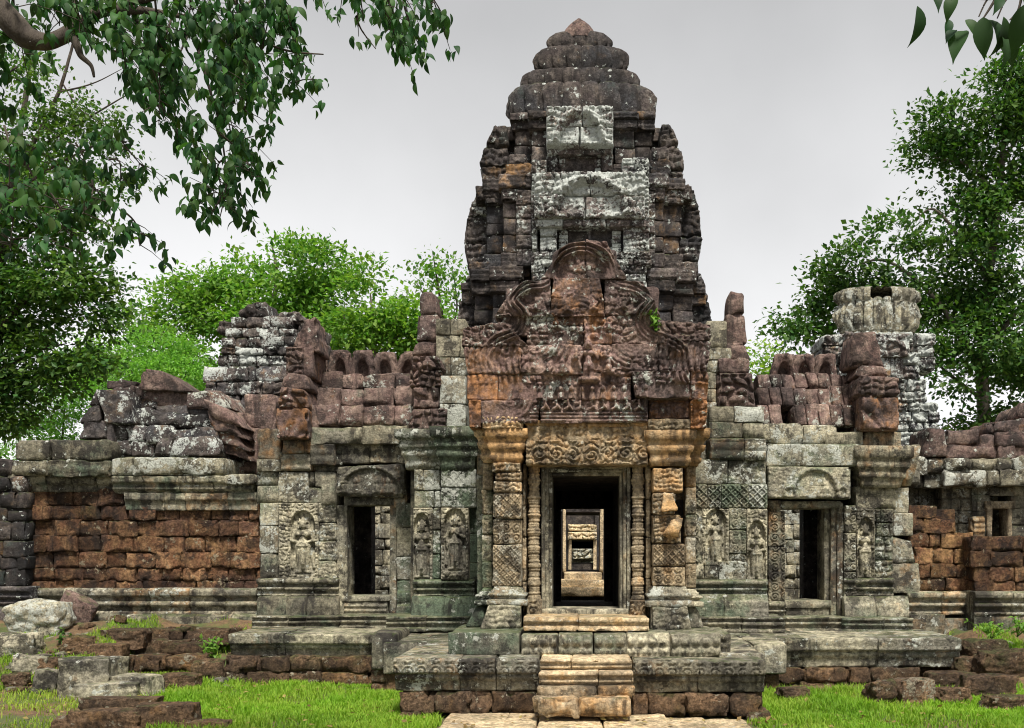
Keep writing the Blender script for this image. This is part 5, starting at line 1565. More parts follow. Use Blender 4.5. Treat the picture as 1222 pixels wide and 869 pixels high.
c_ = mixc(gnt, rng_(gnt, n2, .35, .65), (.085, .052, .028), (.16, .10, .05))
c_ = mixc(gnt, rng_(gnt, n1, .42, .56, 0, .85), c_, mixc(gnt, n2, (.03, .055, .01), (.08, .12, .03)))
c_ = mixc(gnt, rng_(gnt, n3, .62, .7, 0, .5), c_, (.24, .17, .09))
gnt.links.new(c_, gb.inputs['Base Color'])
gb.inputs['Roughness'].default_value = .95
bp = nn(gnt, 'ShaderNodeBump'); bp.inputs['Distance'].default_value = .03; bp.inputs['Strength'].default_value = .9
gnt.links.new(math_(gnt, 'ADD', n2, math_(gnt, 'MULTIPLY', n3, .5)), bp.inputs['Height']); gnt.links.new(bp.outputs[0], gb.inputs['Normal'])
m = MB()
m.add(GV, gq, (.5, .1, .1, .1))
tag(m.build('ground', mg, origin=(0, 0, 0)), kind='structure')

# ------------------------------------------------------------------ causeway slabs in front of the steps
def pave(x0, y0, x1, y1, q, label, tint=(.62, .25, .25, .1)):
    m = MB()
    Y0 = (EYE - .06) * F / (y1 - CY); Y1 = (EYE - .06) * F / (y0 - CY)
    Xa, Xb = X(x0, (Y0 + Y1) / 2), X(x1, (Y0 + Y1) / 2)
    px = lambda x: CX + x * F / Y0
    py = lambda z: CY - (z - EYE) * F / Y0
    blk(m, px(Xa), py(.07), px(Xb), py(-.1), Y0, Y1 - Y0, r=.03, n=.012, tint=tint, q=q, rot=(random.gauss(0, .008), random.gauss(0, .008), random.gauss(0, .02)), res=.06)
    o = m.build('paving_slab', M_LITE)
    tag(o, label, 'paving slab', 'paving slabs before the steps')
pave(522, 848, 600, 900, None, 'long pale paving slab at the left end of the row before the steps')
pave(601, 851, 640, 875, None, 'small pale paving slab left of the bottom step', (.55, .3, .2, .1))
pave(641, 855, 720, 890, None, 'pale paving slab right in front of the bottom step', (.66, .35, .15, .05))
pave(600, 876, 640, 905, None, 'pale paving slab cut by the lower edge, left of the middle', (.6, .3, .2, .1))
pave(721, 854, 800, 880, None, 'pale paving slab touching the right corner of the bottom step', (.6, .35, .15, .05))
pave(801, 857, 852, 890, None, 'smaller paving slab under the right part of the terrace', (.6, .3, .2, .1))
pave(853, 860, 905, 895, None, 'grey paving slab at the right end of the row', (.5, .15, .3, .2))

# ------------------------------------------------------------------ fallen stones
def stone(x0, y0, x1, y1, name, label, mat, tint, rot=0, boxy=.7, deep=.8, amp=.12, seed=1, cat='stone', group='fallen stones', tilt=0):
    Yb = None
    for Y in np.arange(10.5, 16, .02):                   # stands where its foot meets the ground
        if Z(y1, Y) <= ground_h(np.array([X((x0 + x1) / 2, Y)]), np.array([Y]))[0] + .01:
            Yb = Y; break
    Yb = Yb or 15.5
    hx = (X(x1, Yb) - X(x0, Yb)) / 2; hz = (Z(y0, Yb) - Z(y1, Yb)) / 2
    m = MB()
    rock(m, (X((x0 + x1) / 2, Yb), Yb + hx * deep, Z((y0 + y1) / 2, Yb) - .02), (hx, hx * deep, hz + .02), amp, seed, tint, rot, 26, boxy)
    if tilt:
        V = m.V[0]; c = V.mean(0); ca, sa = math.cos(tilt), math.sin(tilt)
        d = V - c
        m.V[0] = c + np.stack([ca * d[:, 0] - sa * d[:, 2], d[:, 1], sa * d[:, 0] + ca * d[:, 2]], 1)
    return tag(m.build(name, mat), label, cat, group)
G_ = (.6, 0, .55, .15)
stone(4, 718, 69, 758, 'boulder', 'big boulder speckled with white lichen below the red wall', M_GREY, (.75, 0, 1.0, .1), 0, .5, .7, .2, 1)
stone(63, 712, 103, 746, 'stone_block', 'dark brown block tilted against the wall foot beside the white boulder', M_PURP, (.5, .1, .3, .2), .4, .8, .7, .08, 2, tilt=-.5)
stone(-8, 757, 38, 784, 'boulder', 'smooth grey boulder below the white speckled one at the left edge', M_GREY, (.72, 0, .45, .2), .1, .5, .7, .15, 3)
stone(102, 770, 144, 789, 'stone_block', 'brown flat block lying on the bank above the grey rubble', M_LATD, (.55, .2, .35, .2), .1, .82, .7, .08, 4)
stone(62, 788, 117, 833, 'stone_block', 'chunky grey block with a broken corner at the edge of the grass', M_GREY, (.6, .02, .35, .15), .45, .88, .8, .10, 5)
stone(94, 786, 138, 816, 'stone_block', 'squared grey block behind the chunky one at the edge of the grass', M_GREY, (.75, 0, .45, .1), -.35, .93, .8, .05, 6)
stone(36, 800, 64, 827, 'boulder', 'small dark boulder left of the chunky grey block', M_GREY, (.36, .08, .2, .2), .2, .55, .8, .15, 7)
stone(86, 817, 157, 837, 'stone_slab', 'flat grey slab lying in the grass in front of the grey blocks', M_GREY, (.8, 0, .5, .2), .2, .92, .6, .05, 8)
stone(128, 808, 182, 832, 'stone_slab', 'thick grey slab with a groove resting at the right of the flat slab', M_GREY, (.7, 0, .4, .2), -.3, .92, .7, .06, 9)
stone(44, 786, 68, 804, 'boulder', 'mossy brown stone above the dark boulder on the left bank', M_LATD, (.5, .1, .3, .4), .3, .55, .8, .18, 10)
stone(0, 805, 28, 822, 'boulder', 'low brown stone beside the dead branch at the left edge', M_LATD, (.45, .1, .3, .3), .3, .5, .8, .18, 11)
stone(94, 834, 185, 852, 'kerb_stone', 'long low laterite kerb stone in the grass, lower left', M_LATD, (.5, .15, .4, .2), 0, .88, .3, .08, 12)
stone(80, 850, 165, 880, 'laterite_block', 'large rough laterite block cut by the lower edge, lower left', M_LATD, (.6, .25, .4, .15), 0, .85, .5, .10, 13)
stone(158, 842, 228, 872, 'laterite_block', 'porous laterite block with a dark right end, at the lower edge in the grass', M_LATD, (.45, .25, .3, .15), .05, .88, .5, .08, 14)
stone(60, 858, 120, 884, 'laterite_block', 'pale rounded laterite lump at the bottom left corner of the stones', M_LATD, (.75, .2, .6, .1), .1, .7, .6, .15, 15)
stone(210, 862, 270, 880, 'stone_slab', 'sliver of a grey slab at the lower edge beside the porous block', M_LATD, (.6, .1, .3, .1), 0, .85, .4, .08, 16)
stone(118, 752, 168, 772, 'laterite_block', 'rough laterite block on the bank under the left end of the base moulding', M_LATD, (.5, .15, .3, .25), .15, .85, .7, .1, 41)
stone(170, 764, 226, 786, 'laterite_block', 'wide laterite block half sunk into the middle of the left bank', M_LATD, (.45, .15, .35, .3), -.1, .85, .6, .1, 42)
stone(10, 784, 50, 806, 'boulder', 'grey-brown boulder between the smooth boulder and the dead branch', M_GREY, (.5, .1, .4, .25), .3, .6, .8, .18, 43)
stone(68, 760, 106, 782, 'boulder', 'moss-stained boulder under the tilted brown block', M_LATD, (.5, .05, .35, .5), .3, .6, .8, .16, 44)
stone(225, 790, 262, 812, 'laterite_block', 'fallen laterite lump between the retaining courses and the plinth', M_LATD, (.55, .1, .4, .35), .2, .7, .8, .14, 45)
stone(186, 806, 232, 822, 'laterite_block', 'low laterite lump at the grass edge right of the grooved slab', M_LATD, (.5, .15, .4, .3), .1, .75, .7, .12, 46)
stone(1096, 787, 1142, 812, 'boulder', 'dark brown rounded boulder leaning on the end of the right plinth', M_PURP, (.45, .1, .3, .2), .1, .6, .8, .15, 21)
stone(1071, 812, 1117, 840, 'stone_block', 'pale-topped squarish block in front of the right laterite rubble', M_LATD, (.8, .15, .8, .1), .2, .75, .8, .12, 22)
stone(1038, 815, 1076, 840, 'boulder', 'lichen-flecked rubble stone left of the pale-topped block', M_LATD, (.5, .05, .6, .4), .3, .5, .8, .2, 23)
stone(1112, 804, 1170, 826, 'laterite_block', 'dark laterite block lying right of the pale-topped block', M_LATD, (.32, .1, .2, .2), -.1, .75, .6, .14, 24)
stone(1122, 822, 1162, 841, 'boulder', 'small brown stone under the dark laterite block', M_LATD, (.5, .1, .3, .2), .2, .6, .7, .18, 25)
stone(1155, 808, 1216, 834, 'laterite_block', 'long dark rounded laterite block farthest right in the rubble row', M_LATD, (.32, .1, .2, .2), .1, .65, .6, .14, 26)
stone(1180, 832, 1240, 848, 'boulder', 'low mossy stone at the right edge in the grass', M_LATD, (.35, .05, .3, .4), .1, .6, .6, .18, 27)
stone(1150, 764, 1205, 788, 'boulder', 'mossy bank stone right of the plinth end', M_LATD, (.36, .05, .3, .6), .1, .6, .6, .18, 28)
stone(1176, 778, 1250, 808, 'boulder', 'broad dark bank stone under the green weeds at the right edge', M_LATD, (.34, .05, .25, .5), -.1, .6, .6, .18, 29)
stone(1140, 785, 1182, 806, 'boulder', 'weathered brown stone between the two mossy bank stones and the dark row', M_LATD, (.36, .1, .25, .4), .1, .6, .6, .18, 30)
stone(930, 822, 968, 838, 'boulder', 'knobbly stone at the foot of the right footing beside the terrace corner', M_LATD, (.5, .1, .5, .3), .1, .6, .7, .18, 31)

rub = []
for k in range(5):
    m = MB()
    rock(m, (0, 0, .5), (.5, .42, .32), .2, 50 + k, (.34 + .08 * k, .12, .3, .35), 0, 14, .6)
    rub.append(m)
def scatter(n, fx, fy, label, group, s0=.05, s1=.2):
    protos = {}
    for i in range(n):
        x, y = fx(), fy()
        k = random.randrange(5)
        s = random.uniform(s0, s1) * random.uniform(.6, 1)
        if k not in protos:
            o = rub[k].build('rubble_stone', M_LATD if k % 2 else M_GREY, origin=(0, 0, .5))
            protos[k] = o
        else:
            o = protos[k].copy(); COL.objects.link(o)
        o.location = (x, y, float(ground_h(np.array([x]), np.array([y]))[0]) + s * .12)
        o.scale = (s, s, s * random.uniform(.7, 1.1)); o.rotation_euler = (random.uniform(-.3, .3), random.uniform(-.3, .3), random.uniform(0, 6.28))
        tag(o, label, 'stone', group)
scatter(110, lambda: random.uniform(-8.4, -4.7), lambda: random.uniform(12.4, 15.9), 'small mossy rubble stone lying loose on the left bank', 'small rubble on the left bank')
scatter(22, lambda: random.uniform(5.2, 7.6), lambda: random.uniform(13.6, 15.4), 'small dark rubble stone lying loose on the right bank', 'small rubble on the right bank')
scatter(14, lambda: random.uniform(2.4, 5.0), lambda: random.uniform(13.55, 13.85), 'small broken stone along the foot of the right plinth', 'small rubble under the right plinth', .05, .13)
scatter(14, lambda: random.uniform(-5.0, -2.8), lambda: random.uniform(13.7, 13.95), 'small broken stone along the foot of the left plinth', 'small rubble under the left plinth', .05, .12)

# fallen branch on the left bank
def tube(m, pts, rad, tint, ns=8, bump=.0):
    pts = np.array(pts, float)
    n = len(pts)
    rad = np.interp(np.linspace(0, 1, n), np.linspace(0, 1, len(rad)), rad)
    tg = np.gradient(pts, axis=0); tg /= np.linalg.norm(tg, axis=1)[:, None]
    ref = np.where(np.abs(tg[:, 2:3]) > .9, np.array([[1., 0, 0]]), np.array([[0, 0, 1.]]))
    a = np.cross(tg, ref); a /= np.linalg.norm(a, axis=1)[:, None]
    b = np.cross(tg, a)
    th = np.arange(ns) / ns * 2 * np.pi
    V = pts[:, None] + rad[:, None, None] * (a[:, None] * np.cos(th)[None, :, None] + b[:, None] * np.sin(th)[None, :, None])
    V = V.reshape(-1, 3)
    if bump: V = V + bump * np.repeat(rad, ns)[:, None] * np.stack([vnoise(V * 6, k) for k in (1, 2, 3)], 1)
    i, j = np.meshgrid(np.arange(n - 1), np.arange(ns), indexing='ij')
    q = np.stack([i * ns + j, i * ns + (j + 1) % ns, (i + 1) * ns + (j + 1) % ns, (i + 1) * ns + j], -1).reshape(-1, 4)
    m.add(V, q, tint)
def spline(P, n=12):
    P = np.array(P, float)
    t = np.linspace(0, len(P) - 1, n * (len(P) - 1) + 1)
    out = []
    for u in t:
        i = min(int(u), len(P) - 2); f = u - i
        p0, p1, p2, p3 = P[max(i - 1, 0)], P[i], P[i + 1], P[min(i + 2, len(P) - 1)]
        out.append(.5 * (2 * p1 + (p2 - p0) * f + (2 * p0 - 5 * p1 + 4 * p2 - p3) * f * f + (3 * p1 - p0 - 3 * p2 + p3) * f ** 3))
    return np.array(out)

def bark_mat(name, c1, c2):
    m, nt, b = new_mat(name)
    g = nn(nt, 'ShaderNodeNewGeometry')
    mp = nn(nt, 'ShaderNodeMapping'); mp.inputs['Scale'].default_value = (9, 9, 2)
    nt.links.new(g.outputs['Position'], mp.inputs[0])
    a = noise(nt, mp.outputs[0], 1.5, 6, .7); c = noise(nt, g.outputs['Position'], 3, 4)
    col = mixc(nt, rng_(nt, a, .35, .65), c1, c2)
    col = mixc(nt, rng_(nt, c, .58, .68, 0, .6), col, tuple(v * 2.2 for v in c2))
    nt.links.new(col, b.inputs['Base Color']); b.inputs['Roughness'].default_value = .9
    bp = nn(nt, 'ShaderNodeBump'); bp.inputs['Distance'].default_value = .03
    nt.links.new(a, bp.inputs['Height']); nt.links.new(bp.outputs[0], b.inputs['Normal'])
    return m
M_BARK = bark_mat('bark', (.035, .026, .02), (.075, .06, .045))
M_BARKL = bark_mat('pale_bark', (.07, .058, .045), (.14, .12, .095))
m = MB()
Yk = 13.6
def Pk(px, py, Y): return (X(px, Y), Y, Z(py, Y))
tube(m, spline([Pk(-12, 811, 13.3), Pk(10, 808, 13.5), Pk(22, 799, 13.6), Pk(34, 788, 13.7), Pk(48, 782, 13.8), Pk(62, 782, 13.9)]), [.045, .04, .03, .012], (.5, .1, .1, .1), 8, .4)
tube(m, spline([Pk(22, 799, 13.6), Pk(28, 803, 13.5), Pk(40, 812, 13.4)]), [.025, .012], (.5, .1, .1, .1), 6, .4)
tag(m.build('dead_branch', M_BARKL), 'bare crooked dead branch lying on the left bank', 'branch')

# ------------------------------------------------------------------ vegetation
def leaf_mat(name, dark, light, yellow, trans=.35, rough=.5):
    m, nt, b = new_mat(name)
    at = nn(nt, 'ShaderNodeAttribute', attribute_name='tint')
    sp = nn(nt, 'ShaderNodeSeparateColor')
    nt.links.new(at.outputs['Color'], sp.inputs[0])
    col = mixc(nt, sp.outputs[0], dark, light)
    col = mixc(nt, sp.outputs[1], col, yellow)
    nt.links.new(col, b.inputs['Base Color'])
    b.inputs['Roughness'].default_value = rough
    b.inputs['Specular IOR Level'].default_value = .25
    tr = nn(nt, 'ShaderNodeBsdfTranslucent')
    vs = nn(nt, 'ShaderNodeVectorMath', operation='MULTIPLY')
    nt.links.new(col, vs.inputs[0]); vs.inputs[1].default_value = (1.3, 1.5, .6)
    nt.links.new(vs.outputs[0], tr.inputs['Color'])
    ms = nn(nt, 'ShaderNodeMixShader'); ms.inputs[0].default_value = trans
    nt.links.new(b.outputs[0], ms.inputs[1]); nt.links.new(tr.outputs[0], ms.inputs[2])
    nt.links.new(ms.outputs[0], nt.nodes['Material Output'].inputs['Surface'])
    return m
M_LEAFD = leaf_mat('dark_leaves', (.009, .036, .012), (.055, .155, .032), (.15, .23, .04), .34)
M_LEAFB = leaf_mat('bright_leaves', (.03, .11, .018), (.14, .32, .05), (.28, .38, .06), .45, .55)
M_LEAFP = leaf_mat('pale_leaves', (.05, .17, .025), (.19, .42, .07), (.30, .46, .10), .45, .6)
M_LEAFN = leaf_mat('near_leaves', (.008, .035, .014), (.04, .14, .032), (.16, .22, .03), .34, .6)
M_GRASS = leaf_mat('grass_blades', (.07, .17, .012), (.23, .44, .03), (.42, .46, .09), .42, .6)

def unit(v): return v / np.maximum(np.linalg.norm(v, axis=1), 1e-9)[:, None]
def leaves(m, P, D, N, size, tint, wid=.42):
    """far leaves: one kinked diamond each (two quads)"""
    n = len(P)
    D = unit(D); Sd = unit(np.cross(D, N)); Nn = np.cross(Sd, D)
    s = size[:, None]
    w_ = s * wid
    V = np.stack([P, P + D * s * .45 + Sd * w_ * .6 + Nn * s * .08, P + D * s, P + D * s * .45 - Sd * w_ * .6 + Nn * s * .08], 1).reshape(-1, 3)
    q = np.arange(4 * n).reshape(n, 4)
    m.add(V, q, np.repeat(tint, 4, 0))

def near_leaf(m, P, D, N, size, tint, wid=.34):
    """ovate leaf with drip tip, folded on its midrib and arched"""
    n = len(P)
    D = unit(D); Sd = unit(np.cross(D, N)); Nn = np.cross(Sd, D)
    st = np.array([0, .06, .16, .28, .42, .56, .70, .82, .91, 1.0]); wd = np.array([.04, .40, .74, .94, 1.0, .90, .66, .38, .15, .02]); bow = np.array([0, .02, .045, .062, .07, .055, .025, -.02, -.06, -.11]) * random.uniform(.5, 1.8)
    s = size[:, None, None]
    mid = P[:, None] + D[:, None] * s * st[None, :, None] + Nn[:, None] * s * bow[None, :, None]
    off = Sd[:, None] * s * (wd * wid * .5)[None, :, None] ; up = Nn[:, None] * s * (wd * .07)[None, :, None]
    V = np.stack([mid - off + up, mid, mid + off + up], 2).reshape(n, -1, 3)
    k = len(st)
    f = []
    for i in range(k - 1):
        for j in range(2):
            f.append([i * 3 + j, i * 3 + j + 1, (i + 1) * 3 + j + 1, (i + 1) * 3 + j])
    f = np.array(f)
    q = (f[None] + (np.arange(n) * 3 * k)[:, None, None]).reshape(-1, 4)
    m.add(V.reshape(-1, 3), q, np.repeat(tint, 3 * k, 0))

def crown(m, clumps, Y, leaf, dens, gap=.0, bright=.5, yel=.1, depth=1.0, wid=.5, sub=7, droop=.1):
    for cl in clumps:
        px, py, rx, ry = cl[:4]
        dy = cl[4] if len(cl) > 4 else random.uniform(-.5, .5) * rx * Y / F
        Yc = Y + dy
        a, b = rx * Yc / F, ry * Yc / F
        c = np.array([X(px, Yc), Yc, Z(py, Yc)])
        d = depth * (a + b) / 2
        cb = bright + random.gauss(0, .13)
        # tufts of leaves sit towards the skin of the clump
        tr_ = leaf * 2.6
        ns = max(5, int(sub * .42 * 4 * (a * b + a * d + b * d) / 3 / tr_ ** 2))
        u = unit(rng.normal(size=(ns, 3)))
        rr = rng.uniform(.45, 1.0, ns) ** .6
        sc = c + u * rr[:, None] * np.array([a, d, b])
        if gap: 
            keep = vnoise(sc / (leaf * 6.5), 21) + .3 * vnoise(sc / (leaf * 3), 22) > gap * 1.6 - .5
            sc, u = sc[keep], u[keep]
        for i in range(len(sc)):
            n = max(5, int(dens * random.uniform(.6, 1.3)))
            r_ = leaf * random.uniform(2.2, 4.2)
            o = rng.normal(size=(n, 3)) * np.array([1, 1, .38]) * r_ * .62
            P = sc[i] + o
            out = unit(o + u[i] * r_ * .8 + 1e-6)
            D = unit(out * .8 + rng.normal(size=(n, 3)) * .6 + np.array([0, 0, -droop]))
            N = unit(np.array([0, 0, 1.0]) + out * .45 + rng.normal(size=(n, 3)) * .5)
            tb = cb + random.gauss(0, .15)
            T = np.stack([np.clip(tb + rng.normal(0, .2, n), 0, 1), np.clip(yel * random.uniform(.0, 3.0) + rng.normal(0, .12, n), 0, 1), np.zeros(n), np.zeros(n)], 1)
            leaves(m, P, D, N, leaf * rng.uniform(.55, 1.45, n), T, wid * random.uniform(.8, 1.25))

def limbs(m, base, Y, nodes, r0):
    """trunk and boughs; nodes = list of px polylines, thickness factor"""
    for pts, f0, f1 in nodes:
        P = [(X(p[0], Y + (p[2] if len(p) > 2 else 0)), Y + (p[2] if len(p) > 2 else 0), Z(p[1], Y + (p[2] if len(p) > 2 else 0))) for p in pts]
        tube(m, spline(P, 8), [r0 * f0, r0 * f1], (.5, .1, .1, .1), 9, .25)

def tree(name, label, group, Y, clumps, boughs, r0, leaf, dens, mat, bark=None, basepx=0, **kw):
    t = thing(name, (X(basepx, Y), Y, .4), label, 'tree', group)
    m = MB(); limbs(m, basepx, Y, boughs, r0); m.build('trunk', bark or M_BARK, t)
    m = MB(); crown(m, clumps, Y, leaf, dens, **kw); m.build('crown', mat, t, smooth=False)
    return t

TG = 'trees around the temple'
# big dark tree on the right
tree('broadleaf_tree', 'huge dark tree filling the right side behind the lotus tower', TG, 28,
     [(1188, 110, 44, 30), (1225, 88, 36, 28), (1135, 148, 36, 26), (1106, 190, 24, 20), (1170, 178, 40, 22), (1222, 170, 36, 30), (1140, 200, 30, 14), (1120, 222, 34, 14), (1185, 222, 40, 16), (1200, 140, 40, 26),
      (1130, 256, 62, 26), (1190, 262, 54, 34), (1070, 282, 44, 26), (1020, 318, 40, 28), (1090, 320, 56, 36), (1160, 320, 60, 44), (1222, 330, 46, 50),
      (975, 345, 30, 26), (948, 378, 24, 26), (990, 385, 34, 26), (1050, 372, 40, 30), (1130, 392, 54, 40), (1200, 405, 52, 48),
      (1150, 455, 48, 36), (1210, 480, 50, 46), (1165, 500, 34, 26), (1245, 230, 30, 40), (1250, 420, 40, 60), (1115, 440, 30, 40), (940, 405, 22, 16)],
     [([(1180, 640), (1176, 520), (1172, 430), (1180, 330), (1192, 230), (1200, 150), (1205, 95)], 1, .12), ([(1174, 450), (1140, 390), (1100, 340), (1050, 310), (1000, 330)], .45, .06),
      ([(1180, 330), (1150, 290), (1115, 250), (1090, 265)], .35, .05), ([(1190, 240), (1160, 200), (1125, 190), (1100, 185)], .28, .04), ([(1196, 190), (1225, 150), (1235, 110)], .25, .04),
      ([(1174, 420), (1215, 370), (1240, 330)], .4, .08), ([(1198, 170), (1180, 130), (1150, 140)], .2, .03), ([(1176, 480), (1125, 440), (1090, 400)], .3, .05)],
     .22, .15, 20, M_LEAFD, M_BARKL, 1180, bright=.5, yel=.14, gap=.33, sub=17)
# bare limb crossing it
# bright green wood behind the left wing: three crowns
tree('broadleaf_tree', 'bright green round-crowned tree highest behind the left ruined tower', TG, 40,
     [(322, 300, 44, 26), (368, 318, 46, 32), (280, 322, 38, 28), (240, 338, 32, 26), (330, 345, 56, 36), (262, 372, 44, 36), (395, 360, 36, 34), (210, 362, 28, 24), (310, 390, 56, 30), (380, 395, 48, 30), (225, 400, 40, 26), (165, 385, 30, 22), (180, 415, 44, 26), (250, 430, 50, 26), (130, 420, 30, 22), (150, 455, 50, 24), (215, 455, 50, 20), (90, 440, 40, 24)],
     [([(330, 640), (326, 480), (322, 400), (330, 330), (325, 295)], 1, .15), ([(324, 420), (290, 360), (250, 335)], .5, .08), ([(326, 400), (365, 350), (385, 315)], .5, .08), ([(322, 430), (260, 390), (215, 370)], .4, .06)],
     .20, .19, 20, M_LEAFB, M_BARKL, 330, bright=.52, yel=.14, gap=.08, sub=13)
tree('broadleaf_tree', 'bright yellow-green tree above the ridge of the left wing', TG, 37,
     [(440, 330, 26, 24), (425, 352, 30, 24), (452, 372, 36, 30), (480, 385, 32, 34), (420, 395, 40, 30), (500, 402, 34, 26), (466, 410, 50, 22), (536, 405, 24, 22)],
     [([(455, 640), (452, 480), (448, 420), (442, 350)], 1, .15), ([(450, 430), (480, 395), (500, 380)], .5, .1), ([(450, 420), (420, 390), (405, 370)], .5, .1)],
     .18, .18, 20, M_LEAFB, M_BARKL, 455, bright=.56, yel=.2, gap=.08, sub=13)
tree('broadleaf_tree', 'airy tree with thin foliage showing beside the tower, on its left', TG, 34,
     [(514, 306, 22, 18), (538, 316, 18, 16), (498, 336, 20, 16), (528, 344, 26, 18), (545, 362, 18, 18), (510, 372, 22, 18), (542, 388, 18, 14), (490, 360, 14, 12)],
     [([(540, 640), (536, 480), (530, 400), (524, 350), (516, 300)], 1, .12), ([(532, 410), (545, 370), (540, 320)], .5, .08), ([(528, 380), (505, 350), (496, 335)], .4, .08)],
     .10, .15, 15, M_LEAFB, M_BARK, 540, bright=.4, yel=.12, gap=.42, sub=6)
tree('shrub', 'feathery pale green shrub right behind the collapsed vault', TG, 28,
     [(190, 412, 36, 26), (222, 432, 30, 26), (160, 432, 34, 26), (200, 448, 50, 22), (240, 452, 20, 18), (140, 452, 30, 20)],
     [([(195, 640), (192, 520), (190, 430)], 1, .2), ([(193, 500), (220, 450), (228, 430)], .6, .15), ([(193, 510), (160, 460), (150, 435)], .6, .15)],
     .07, .10, 18, M_LEAFP, M_BARK, 195, bright=.55, yel=.12, gap=.08, sub=8, wid=.34)
tree('shrub', 'feathery pale green shrub above the left end of the red wall', TG, 24,
     [(84, 462, 34, 24), (60, 488, 40, 26), (100, 486, 30, 24), (38, 520, 40, 26), (80, 515, 40, 22), (15, 545, 30, 20), (125, 470, 24, 18)],
     [([(70, 640), (72, 560), (78, 480)], 1, .2), ([(72, 560), (45, 530), (30, 515)], .6, .15)],
     .06, .09, 18, M_LEAFP, M_BARK, 70, bright=.5, yel=.08, gap=.06, sub=8, wid=.34)
tree('shrub', 'small bright bush in the gap between the gate and the right-hand trees', TG, 36,
     [(915, 424, 18, 14), (905, 442, 16, 16), (928, 440, 16, 16), (950, 445, 20, 18), (912, 460, 20, 14)],
     [([(915, 620), (914, 520), (914, 440)], 1, .2)],
     .06, .15, 18, M_LEAFB, M_BARK, 915, bright=.65, yel=.3, gap=.1, sub=6)
# dark tree on the left
tree('broadleaf_tree', 'tall dark tree filling the left border behind the walls', TG, 20,
     [(40, 250, 60, 32), (100, 292, 42, 24), (20, 305, 44, 34), (70, 330, 52, 30), (118, 332, 30, 20), (30, 370, 46, 32), (92, 372, 44, 26), (20, 430, 46, 34), (70, 420, 44, 26), (118, 385, 24, 18), (10, 490, 34, 30), (60, 455, 36, 18), (-30, 350, 60, 70), (-30, 470, 50, 60), (110, 430, 22, 18), (60, 205, 40, 24), (10, 200, 40, 30)],
     [([(-20, 700), (-16, 560), (-8, 420), (0, 300), (20, 180), (40, 60)], 1, .2), ([(-6, 400), (40, 350), (90, 330), (120, 325)], .4, .06), ([(0, 300), (50, 270), (100, 280)], .35, .05), ([(-10, 450), (40, 420), (80, 410)], .35, .05)],
     .18, .115, 20, M_LEAFD, M_BARK, -20, bright=.6, yel=.2, gap=.16, sub=14)
tree('broadleaf_tree', 'thin-leaved tree with fine bare twigs against the sky, upper left', TG, 16,
     [(60, 110, 46, 34), (110, 130, 40, 26), (140, 165, 26, 26), (90, 180, 40, 26), (150, 205, 20, 16), (110, 225, 36, 20), (40, 160, 34, 30), (30, 60, 50, 30), (100, 75, 40, 26), (150, 110, 20, 18)],
     [([(-90, 640), (-60, 400), (-20, 280), (30, 190), (70, 110), (90, 40)], 1, .25), ([(30, 220), (80, 190), (130, 170), (160, 195)], .35, .05), ([(40, 180), (90, 150), (140, 120), (168, 105)], .35, .05), ([(80, 190), (100, 215), (130, 240)], .2, .04),
      ([(70, 110), (110, 100), (150, 80)], .25, .04), ([(75, 100), (95, 130), (128, 150)], .2, .03), ([(120, 172), (140, 190), (172, 210)], .12, .03)],
     .07, .075, 14, M_LEAFD, M_BARK, -90, bright=.65, yel=.2, gap=.34, sub=9)
# forest mass closing the view behind everything
far = MB()
for px in range(-700, 2000, 60):
    hgt = random.uniform(30, 60)
    if 520 < px < 900: hgt = 10
    crown(far, [(px, 600 - hgt * .6, 50, hgt, 0), (px + 30, 640, 50, 40, 0)], 62, .55, 10, bright=.4, yel=.1, sub=5)
tag(far.build('distant_woods', M_LEAFD, origin=(0, 62, 0), smooth=False), kind='stuff')

# ------------------------------------------------------------------ overhanging boughs close to the camera
def spray(m, tw, sprays, Y, size, per=1.0, yel=.06, bright=.45, wid=.46):
    for (x0, y0, x1, y1, n, spr) in sprays:
        dY = random.uniform(-.5, .5)
        Ya = Y + dY
        P0 = np.array([X(x0, Ya), Ya, Z(y0, Ya)]); P1 = np.array([X(x1, Ya), Ya + random.uniform(-.3, .3), Z(y1, Ya)])
        mid = (P0 + P1) / 2 + np.array([random.uniform(-.06, .06), random.uniform(-.1, .1), .05])
        C = spline([P0, mid, P1], 10)
        tube(tw, C, [.008, .003], (.4, .1, .1, .1), 5)
        n = int(n * per)
        for b in range(max(1, n // 5)):
            u = random.uniform(.1, 1.0) ** .8
            c = C[int(u * (len(C) - 1))]
            k = random.randint(4, 6)
            o = np.array([random.gauss(0, spr), random.gauss(0, .25), random.gauss(0, spr * .7) * F / Y * 0 + random.gauss(0, spr * .6)]) * np.array([Ya / F, 1, Ya / F])
            e_ = c + o
            tube(tw, [c, (c + e_) / 2 + np.array([0, 0, .01]), e_], [.004, .002], (.4, .1, .1, .1), 4)
            D = np.stack([np.array([random.gauss(0, .45), random.gauss(0, .45), -1 + random.gauss(0, .35)]) for _ in range(k)])
            N = np.stack([np.array([random.gauss(0, .6), -.8 + random.gauss(0, .5), .5 + random.gauss(0, .4)]) for _ in range(k)])
            Pp = e_ + rng.normal(size=(k, 3)) * size * .28
            T = np.stack([np.clip(rng.normal(bright, .22, k), 0, 1), np.clip(rng.normal(yel, .1, k), 0, 1), np.zeros(k), np.zeros(k)], 1)
            near_leaf(m, Pp, D, N, size * rng.uniform(.7, 1.25, k), T, wid)
ot = thing('overhanging_tree', (-7.2, 7.0, 0), 'dark bough with drooping pointed leaves hanging into the sky, upper left', 'tree', 'trees around the temple')
tk = MB(); lv = MB()
YO = 7.0
Q3 = lambda px, py, Y=YO: (X(px, Y), Y, Z(py, Y))
